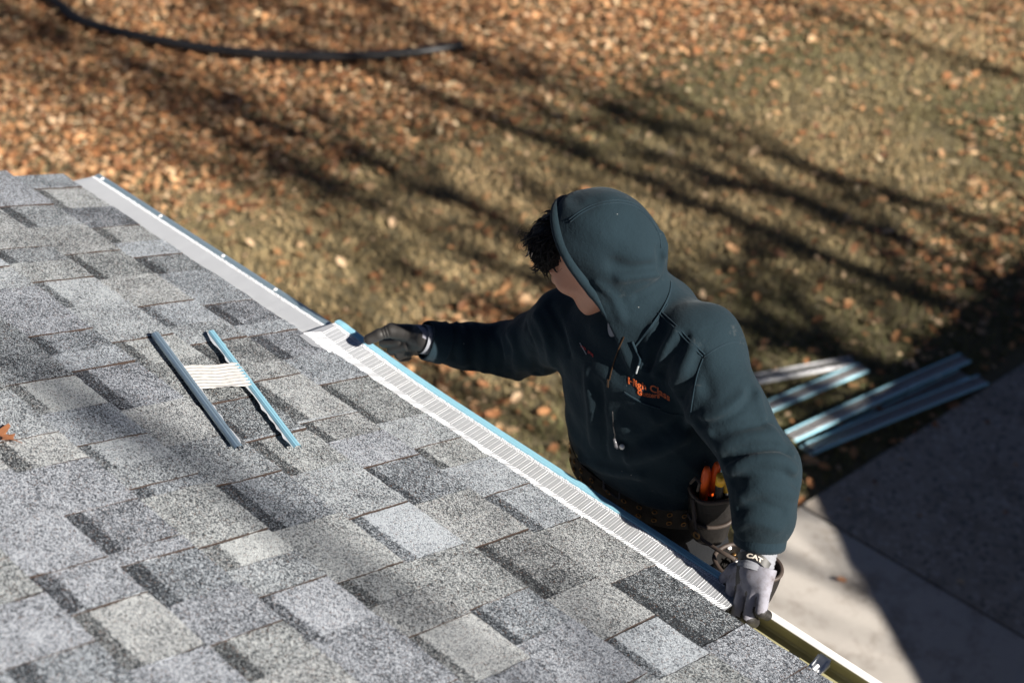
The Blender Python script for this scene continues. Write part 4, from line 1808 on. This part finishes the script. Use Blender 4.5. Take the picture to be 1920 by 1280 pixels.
# left hand, gripping the gutter lip (image right)
LW = L_WR + nrm(L_WR - L_FA) * .012
lm = [atY(1375, 1098, .080), atY(1395, 1105, .072), atY(1416, 1107, .071), atY(1433, 1101, .077)]          # knuckles
lpip = [atY(1366, 1140, .052), atY(1382, 1153, .044), atY(1404, 1157, .043), atY(1427, 1146, .048)]
ltip = [lpip[i] + np.array(v) for i, v in enumerate(((-.003, .022, -.030), (-.003, .022, -.034), (-.002, .024, -.034), (0, .024, -.030)))]
lt = [atY(1378, 1070, .104), atY(1362, 1086, .092), atY(1355, 1108, .076), atY(1353, 1129, .062)]
print('LH z', [round(q[2] - EAVE, 3) for q in lm + lpip + ltip + lt], round(LW[2] - EAVE, 3))


LHA = nrm((lm[1] + lm[2]) / 2 - L_WR)


def lhand_f(p):
    d = None
    for i in range(4):
        m_ = rc(p, LW + (lm[i] - lm[1]) * .55, lm[i], .0195, .0140)
        d = m_ if d is None else smin(d, m_, .022)
    d = smin(d, rc(p, LW, LW * .45 + (lm[1] + lm[2]) * .275, .030, .024), .02)
    for i in range(4):
        r0 = (.0132, .0134, .0132, .0118)[i]
        g = finger(p, [lm[i], lpip[i], ltip[i]], [r0 + .0012, r0 - .0002, r0 - .0014], .003)
        d = smin(d, g, .0032)
    th = finger(p, lt, [.017, .0140, .0122, .0120], .006)
    d = smin(d, th, .004)
    return smax(d, (LHA * .030 + L_WR - p) @ LHA, .003)


def ldip(c_, n):
    j = .003 * np.sin(c_[:, 0] * 300) * np.sin(c_[:, 2] * 260)
    tips = np.full(len(c_), 9.0)
    for i in range(4):
        a = lm[i] * .12 + lpip[i] * .88
        ax = nrm(ltip[i] - lm[i])
        near = np.sqrt(seg_dist2(c_, lpip[i], ltip[i])) < .018
        tips = np.where(near, np.minimum(tips, -((c_ - a) @ ax)), tips)
    tn = np.sqrt(seg_dist2(c_, lt[1], lt[3])) < .0215
    thumb = tn & (((c_ - (lt[1] * .6 + lt[2] * .4)) @ nrm(lt[3] - lt[1])) + j > 0)
    side = (n @ np.array([-.55, -.35, -.6]) > .45)
    return (tips + j < 0) | thumb | (side & (c_[:, 1] < .11)) | (n[:, 2] < -.25)


allp = np.array(lm + lpip + ltip + lt + [LW])
lglove = hand('glove', lhand_f, (allp.min(0) - .04, allp.max(0) + .045), ldip)


def wristband(W_, FA_, r_, a0, a1, mat='cuff_knit'):
    ax = nrm(W_ - FA_)
    u = nrm(np.cross(ax, (0, 0, 1)))
    v = np.cross(ax, u)
    rows = np.linspace(a0, a1, 26)
    n = 64
    V, F = [], []
    for q, a in enumerate(rows):
        e = 1 + .022 * math.sin(q * 1.75)
        for i in range(n):
            t = 2 * math.pi * i / n
            V.append(W_ + ax * a + r_ * e * (math.cos(t) * u + math.sin(t) * v))
    for i in range(len(rows) - 1):
        for j in range(n):
            F.append((i * n + j, i * n + (j + 1) % n, (i + 1) * n + (j + 1) % n, (i + 1) * n + j))
    return V, F


V, F = wristband(L_WR, L_WR - LHA, .0345, -.015, .040)
mk('knit_cuff', V, F, M['cuff_knit'], lglove, True)

# right hand, pinching the guard edge (image left)
rw = R_WR + nrm(R_WR - R_FA) * .010
DXR = -7
rt = [atY(770 + DXR, 624, .140), atY(740 + DXR, 620, .116), atY(718 + DXR, 627, .092), atY(699 + DXR, 636, .072)]
rk = [atY(748 + DXR, 628, .150), atY(758 + DXR, 636, .152), atY(767 + DXR, 645, .152), atY(772 + DXR, 654, .150)]
rp = [atY(757 + DXR, 641, .128), atY(771 + DXR, 648, .130), atY(772 + DXR, 661, .132), atY(770 + DXR, 668, .140)]
rtp = [atY(727 + DXR, 643, .114), atY(742 + DXR, 657, .116), atY(755 + DXR, 666, .118), atY(760 + DXR, 671, .126)]


def rhand_f(p):
    d = rc(p, rw, atY(768, 636, .158), .028, .030)
    d = smin(d, rc(p, rw + (0, 0, -.012), atY(783, 650, .155), .022, .020), .015)
    d = smin(d, rc(p, atY(786, 626, .155), atY(752, 622, .140), .020, .018), .015)
    for i in range(4):
        r0 = (.0128, .0128, .0118, .0105)[i]
        d = smin(d, rc(p, atY(776, 636 + 5 * i, .158), rk[i], .017, .014), .010)
        d = smin(d, finger(p, [rk[i], rp[i], rtp[i]], [r0 + .001, r0, r0 - .001], .003), .0035)
    d = smin(d, finger(p, rt, [.0205, .0170, .0130, .0128], .006), .007)
    for a in (.25, .5, .75):
        q = rt[1] * (1 - a) + rt[2] * a
        d = d + .0016 * np.exp(-(((p - q) @ nrm(rt[2] - rt[1])) / .0022) ** 2) * (np.linalg.norm(p - q, axis=1) < .025)
    return d


def rdip(c_, n):
    ax = nrm(R_WR - R_FA)
    back = ((c_ - rw) @ ax < .020) & (n @ nrm((.1, .5, .85)) > .35)
    return ~back


allp = np.array(rt + rk + rp + rtp + [rw])
rglove = hand('glove', rhand_f, (allp.min(0) - .04, allp.max(0) + .045), rdip)
V, F = wristband(R_WR, R_FA, .0335, -.02, .022)
mk('knit_cuff', V, F, M['cuff_knit'], rglove, True)


# ------------------------------------------------------------------ lettering laid on the cloth
def text_mesh(s, bold=.012):
    cu = bpy.data.curves.new('txt', 'FONT')
    cu.body = s
    cu.offset = bold
    cu.resolution_u = 3
    o = bpy.data.objects.new('txt', cu)
    col.objects.link(o)
    dg = bpy.context.evaluated_depsgraph_get()
    dg.update()
    me = o.evaluated_get(dg).to_mesh()
    V = np.array([v.co[:] for v in me.vertices])
    F = [tuple(p.vertices) for p in me.polygons]
    o.evaluated_get(dg).to_mesh_clear()
    bpy.data.objects.remove(o)
    bpy.data.curves.remove(cu)
    return V, F


def lettering(s, base, up, f, mat, parent, name, off=.0009, bold=.015, wide=1.0):
    """base: pixel polyline of the baseline; up: pixel vector of the letter height"""
    V, F = text_mesh(s, bold)
    u = (V[:, 0] - V[:, 0].min()) / (V[:, 0].max() - V[:, 0].min())
    h = V[:, 1] / .72
    bp = smoothpath(np.array(base, float), 10)
    L = np.r_[0, np.linalg.norm(np.diff(bp, axis=0), axis=1).cumsum()]
    L /= L[-1]
    px = np.stack([np.interp(u, L, bp[:, 0]), np.interp(u, L, bp[:, 1])], 1) + h[:, None] * np.asarray(up, float)
    P = march(f, px)
    P = P + grad(f, P) * off
    n = len(P)
    P2 = np.vstack([P, P - grad(f, P) * off * 1.4])
    FF = list(F)
    ed = {}
    for q in F:
        for a, b in zip(q, q[1:] + q[:1]):
            ed[(a, b)] = 1
    for a, b in ed:
        if (b, a) not in ed:
            FF.append((b, a, a + n, b + n))
    return mk(name, P2, FF, M[mat], parent)


lettering('High Class', [(1178, 719), (1204, 729), (1231, 737), (1256, 752)], (0, -13), hoodie_f, 'thread', hoodie, 'embroidery')
lettering('Gutters', [(1195, 739), (1215, 744), (1237, 746)], (0, -9), hoodie_f, 'thread', hoodie, 'embroidery', bold=.03)
mb = MB()
for i in range(9):
    x, y = 1090 + i * 2.7, 646 + i * 2.1
    if i == 4:
        continue
    P = march(hoodie_f, [(x, y), (x + .6, y + 4 + (i % 3))])
    P = P + grad(hoodie_f, P) * .001
    mb.tube(P, .0011, 5)
tag(mb.build('embroidery', M['thread_red'], hoodie), 'small red stitched mark on the shadowed chest', kind='stuff')


# black tag on the left glove cuff
def lcuff_f(p):
    q = p - L_WR
    t = q @ LHA
    return np.linalg.norm(q - t[:, None] * LHA, axis=1) - .0366


ga, gb = [], []
nu, nv = 16, 5
T0, T1 = np.array([(1386, 1036), (1408, 1033), (1430, 1041), (1444, 1056)], float), np.array([(1386, 1050), (1404, 1047), (1423, 1055), (1437, 1068)], float)
A = smoothpath(T0, 6)[:nu + 3][::1]
B_ = smoothpath(T1, 6)[:nu + 3][::1]
m_ = len(A)
px = np.array([A[i] * (1 - j / nv) + B_[i] * (j / nv) for i in range(m_) for j in range(nv + 1)])
P = march(lcuff_f, px)
P = P + grad(lcuff_f, P) * .0036
F = [(i * (nv + 1) + j, i * (nv + 1) + j + 1, (i + 1) * (nv + 1) + j + 1, (i + 1) * (nv + 1) + j) for i in range(m_ - 1) for j in range(nv)]
n = len(P)
P2 = np.vstack([P, P - grad(lcuff_f, P) * .0040])
FF = F + [tuple(i + n for i in q[::-1]) for q in F]
mk('wrist_tag', P2, FF, M['tag_black'], lglove, True)
lettering('CAT', [(1401, 1045), (1414, 1047), (1428, 1055)], (1.8, -8), lcuff_f, 'tag_print', lglove, 'tag_lettering', .0046, .03)
# ------------------------------------------------------------------ trousers, boots, ladder
def trousers_f(p):
    d = loft(p, [(2.90, .150, .31, .175, .125), (3.05, .150, .300, .180, .130), (3.17, .147, .294, .184, .136), (3.25, .147, .290, .180, .135)], R(6))
    for s_ in (-1, 1):
        x = .15 + s_ * .085
        d = smin(d, chain(p, [(x, .31, 2.92), (x + s_ * .02, .40, 2.55), (x + s_ * .02, .47, 2.19)], [.098, .075, .062], .03), .04)
    w = .003 * np.sin(p[:, 2] * 60 + p[:, 0] * 25) * np.sin(p[:, 0] * 40 + p[:, 1] * 30)
    return d - w


V, F = nets(trousers_f, (-.10, .10, 2.12), (.40, .60, 3.28), .008)
mk('trousers', V, F, M['black_cloth'], person, True)
M['boot'] = simple('brown_work_boot', (.10, .06, .035), .6, var=.3)
for s_ in (-1, 1):
    x = .15 + s_ * .105

    def boot_f(p, x=x):
        d = rc(p, (x, .48, 2.23), (x, .47, 2.14), .058, .055)
        d = smin(d, rc(p, (x, .50, 2.135), (x, .30, 2.130), .043, .040), .03)
        return smax(d, 2.102 - p[:, 2], .006)
    V, F = nets(boot_f, (x - .08, .22, 2.08), (x + .08, .57, 2.31), .008)
    mk('boot', V, F, M['boot'], person, True)

lad = empty('ladder', (.15, 1.0, 0), 'aluminium ladder the person stands on, hidden below the eave', 'ladder')
ladY = lambda z: .135 + (EAVE - .10 - z) * .285
for s_ in (-1, 1):
    mb = MB()
    a, b = np.array((.15 + s_ * .21, ladY(.0), .0)), np.array((.15 + s_ * .21, ladY(EAVE - .16), EAVE - .16))
    V = []
    for q in (a, b):
        V += [q + (-.014, -.035, 0), q + (.014, -.035, 0), q + (.014, .035, 0), q + (-.014, .035, 0)]
    mb.add(V, [(0, 1, 2, 3), (7, 6, 5, 4), (0, 4, 5, 1), (1, 5, 6, 2), (2, 6, 7, 3), (3, 7, 4, 0)])
    mb.build('rail', M['alu'], lad)
for i in range(10):
    z = .28 + i * .3025
    mb = MB()
    cyl(mb, (-.06, ladY(z), z), (.36, ladY(z), z), .017, 10)
    mb.build('rung', M['alu'], lad)

# ------------------------------------------------------------------ tool belt
M['leather'] = simple('worn_dark_leather', (.007, .006, .0055), .55, var=.5, vs=30, bump=.5, bs=90, bd=.002)
M['leather_edge'] = simple('brown_leather_binding', (.042, .030, .024), .6, var=.35, vs=60, bump=.4, bs=160)
M['brass'] = simple('dull_brass_eyelet', (.32, .19, .08), .45, 1.0)
M['orange'] = simple('orange_grip', (.90, .12, .012), .4, var=.12)
M['yellow'] = simple('yellow_grip', (.9, .5, .04), .42)
M['black_grip'] = simple('black_grip', (.014, .014, .014), .5)
M['ear_body'] = simple('grey_plastic', (.10, .10, .11), .3)
belt = empty('tool_belt', (.15, .29, 3.18), 'dark leather tool belt with brown bound pouches on the hip', 'tool belt')
def rot2(cx, cy, u, v, a=R(6)):
    return cx + u * math.cos(a) + v * math.sin(a), cy - u * math.sin(a) + v * math.cos(a)


bz = lambda t: 3.182 - .012 * math.sin(t * 2)
n = 72
V, F = [], []
for i in range(n):
    t = 2 * math.pi * i / n
    e = 2.3
    c_, s_ = math.cos(t), math.sin(t)
    x, y = rot2(.147, .292, .197 * math.copysign(abs(c_) ** (2 / e), c_), .147 * math.copysign(abs(s_) ** (2 / e), s_))
    for h, o_ in ((-.028, 1.0), (-.028, 1.02), (.028, 1.02), (.028, 1.0)):
        V.append((.147 + (x - .147) * o_, .292 + (y - .292) * o_, bz(t) + h))
for i in range(n):
    for j in range(4):
        F.append((i * 4 + j, i * 4 + (j + 1) % 4, ((i + 1) % n) * 4 + (j + 1) % 4, ((i + 1) % n) * 4 + j))
strap = mk('strap', V, F, M['leather'], belt)
for i in range(14):
    t = math.pi * (1.02 + .062 * i)
    e = 2.3
    c_, s_ = math.cos(t), math.sin(t)
    x, y = rot2(.147, .292, .2015 * math.copysign(abs(c_) ** (2 / e), c_), .1515 * math.copysign(abs(s_) ** (2 / e), s_))
    for dz in (.012, -.012):
        mb = MB()
        T = nrm((-s_, c_, 0))
        pts = [np.array((x, y, bz(t) + dz)) + .005 * (math.cos(a) * T + math.sin(a) * UPV) for a in np.linspace(0, 2 * math.pi, 11)]
        mb.tube(pts, .0013, 4, 0, False)
        mb.build('eyelet', M['brass'], strap)
bp = np.array(atY(1148, 905, .142))
mb = MB()
mb.tube([bp + (-.022, 0, -.03), bp + (.022, 0, -.032), bp + (.022, -.002, .03), bp + (-.022, -.002, .032), bp + (-.022, 0, -.03)], .0028, 6)
mb.build('buckle', M['ear_body'], strap)


def pouch(name, C_, rx, ry, hgt, taper, rot, bands=(), open_tilt=(0, 0)):
    """open bag: half-round shell with thickness, bound rim"""
    n, rows = 40, 9
    V, F = [], []
    ca, sa = math.cos(rot), math.sin(rot)

    def P(t, k, ins=0):
        z = -hgt * k
        q = 1 - taper * k ** 1.5
        if k > .9:
            q *= .86
        x, y = (rx - ins) * q * math.cos(t), (ry - ins) * q * math.sin(t)
        y *= 1 + .12 * math.sin(3 * t + 1) * (1 - k)
        tilt = (open_tilt[0] * x + open_tilt[1] * y) * (1 - k)
        return np.array(C_) + (ca * x - sa * y, sa * x + ca * y, z + tilt)
    for ins in (0, .004):
        for r_ in range(rows):
            for i in range(n):
                V.append(P(2 * math.pi * i / n, r_ / (rows - 1), ins))
    N = rows * n
    for r_ in range(rows - 1):
        for i in range(n):
            a, b = r_ * n + i, r_ * n + (i + 1) % n
            F.append((a, a + n, b + n, b))
            F.append((N + b, N + b + n, N + a + n, N + a))
    F.append(tuple((rows - 1) * n + i for i in range(n)))
    F.append(tuple(N + (rows - 1) * n + i for i in range(n))[::-1])
    o = mk(name, V, F, M['leather'], belt, True)
    mb = MB()
    mb.tube([P(t, 0, .002) + (0, 0, .001) for t in np.linspace(0, 2 * math.pi, 60)], .0048, 7, 0, False)
    mb.build('binding', M['leather_edge'], o, True)
    for k, t0, t1 in bands:
        mb = MB()
        mb.tube([P(t, k + .05 * math.sin((t - t0) / (t1 - t0) * math.pi), -.003) for t in np.linspace(t0, t1, 24)], .0045, 6)
        mb.build('binding', M['leather_edge'], o, True)
    return o, P


PC = atY(1337, 918, .215)
p1, P1 = pouch('pouch', PC, .050, .038, .135, .22, R(20), [(.46, R(215), R(345))], (.10, .10))
PC2 = atY(1402, 1058, .185)
p2, P2f = pouch('pouch', PC2, .070, .050, .10, .25, R(28), [], (-.05, .0))
mb = MB()
mb.tube([atY(1300, 935, .17), atY(1303, 990, .165), atY(1318, 1012, .16), atY(1345, 1030, .155), atY(1378, 1048, .15)], .0042, 6)
mb.build('binding', M['leather_edge'], p2, True)
mb = MB()
mb.tube([atY(1295, 905, .18), atY(1305, 895, .175), atY(1312, 905, .172), atY(1308, 920, .172)], .0035, 5)
mb.build('hammer_loop', M['leather_edge'], p1, True)
mb = MB()
t = np.linspace(0, 6.28, 14)
mb.tube([atY(1306, 1003, .158) + .007 * np.array((math.cos(a), 0, math.sin(a))) for a in t], .002, 5, 0, False)
mb.build('ring', M['brass'], p2, True)

# tools standing in the upper pouch
def grip(name, a, b, r_, mats, label, cat, prof=None, second=None):
    a, b = np.array(a), np.array(b)
    root = empty(name, b, label, cat)
    mb = MB()
    ts = np.linspace(0, 1, 9)
    rr = r_ * np.array(prof or [.55, .92, 1.0, .98, .94, .92, .94, .98, 1.0])
    mb.tube([a * (1 - t) + b * t for t in ts], rr, 12)
    mb.build('handle', M[mats[0]], root, True)
    if second:
        mb = MB()
        c_ = a * (1 - second) + b * second
        d_ = nrm(b - a)
        mb.tube([c_ - d_ * .012, c_ + d_ * .012], [r_ * 1.06, r_ * 1.06], 12)
        mb.build('collar', M[mats[1]], root, True)
    mb = MB()
    mb.tube([b, b + (b - a) * .5], [r_ * .5, r_ * .35], 8)
    mb.build('shank', M['galv'], root)
    return root


grip('pliers_handle', atY(1326, 876, .205), atY(1317, 944, .205), .0098, ['orange'], 'nearer orange tool handle in the hip pouch', 'tool')
grip('pliers_handle', atY(1345, 868, .225), atY(1335, 926, .225), .0095, ['orange'], 'farther orange tool handle leaning behind the nearer one', 'tool')
grip('screwdriver', atY(1351, 898, .205), atY(1346, 938, .205), .0088, ['black_grip', 'yellow'], 'black screwdriver with a yellow butt in the hip pouch', 'tool', second=.03)
grip('utility_knife', atY(1358, 884, .225), atY(1362, 920, .225), .0085, ['yellow'], 'yellow tool handle at the outer rim of the hip pouch', 'tool')
# nails and screws heaped in the lower pouch
rg = np.random.default_rng(9)
for i in range(16):
    c_ = PC2 + np.array((rg.uniform(-.055, .02), rg.uniform(-.03, .02), -.012 + rg.uniform(-.01, .012)))
    d_ = nrm(rg.normal(0, 1, 3) + (0, 0, .8))
    mb = MB()
    mb.tube([c_ - d_ * .02, c_, c_ + d_ * .001, c_ + d_ * .003], [.0016, .0018, .0052, .0045], 9)
    o = mb.build('screw', M['screw' if i % 3 else 'brass'], None, True)
    tag(o, 'loose screw lying in the lower hip pouch', 'screw', 'loose screws in the lower pouch')
mb = MB()
c_ = atY(1338, 1068, .165)
mb.tube([c_ + (-.015, 0, -.03), c_ + (0, 0, -.01), c_ + (.004, 0, .006), c_ + (.006, 0, .010)], [.013, .016, .013, .004], 12)
tag(mb.build('chuck_key', M['black_grip'], None, True), 'round black plastic cap sticking out of the lower pouch', 'tool')

# earphone hanging down the chest
M['ear_tip'] = simple('pale_silicone_tip', (.75, .72, .66), .35)
ear = empty('earphone', march(hoodie_f, [(1160, 835)])[0], 'pale tipped earphone dangling on its cord down the hoodie front', 'earphone')
cp_ = march(hoodie_f, smoothpath(np.array([(1150, 770), (1152, 800), (1155, 815)], float), 8))
cp_ = cp_ + grad(hoodie_f, cp_) * .003
eb = march(hoodie_f, [(1156, 818), (1158, 826), (1160, 834), (1168, 835)])
eb = eb + grad(hoodie_f, eb) * .008
mb = MB(); mb.tube(np.vstack([cp_, eb[:1]]), .0011, 5); mb.build('cord', M['black_grip'], ear, True)
mb = MB(); mb.tube([eb[0], eb[1], eb[2]], [.0028, .0034, .0055], 9); mb.tube([eb[2], eb[2] * .6 + eb[3] * .4], [.0055, .0042], 9); mb.build('housing', M['ear_body'], ear, True)
mb = MB()
d_ = nrm(eb[3] - eb[2])
mb.tube([eb[3] - d_ * .004, eb[3] - d_ * .002, eb[3] + d_ * .001, eb[3] + d_ * .004, eb[3] + d_ * .0058], [.0035, .0056, .0062, .0048, .002], 12)
mb.build('tip', M['ear_tip'], ear, True)
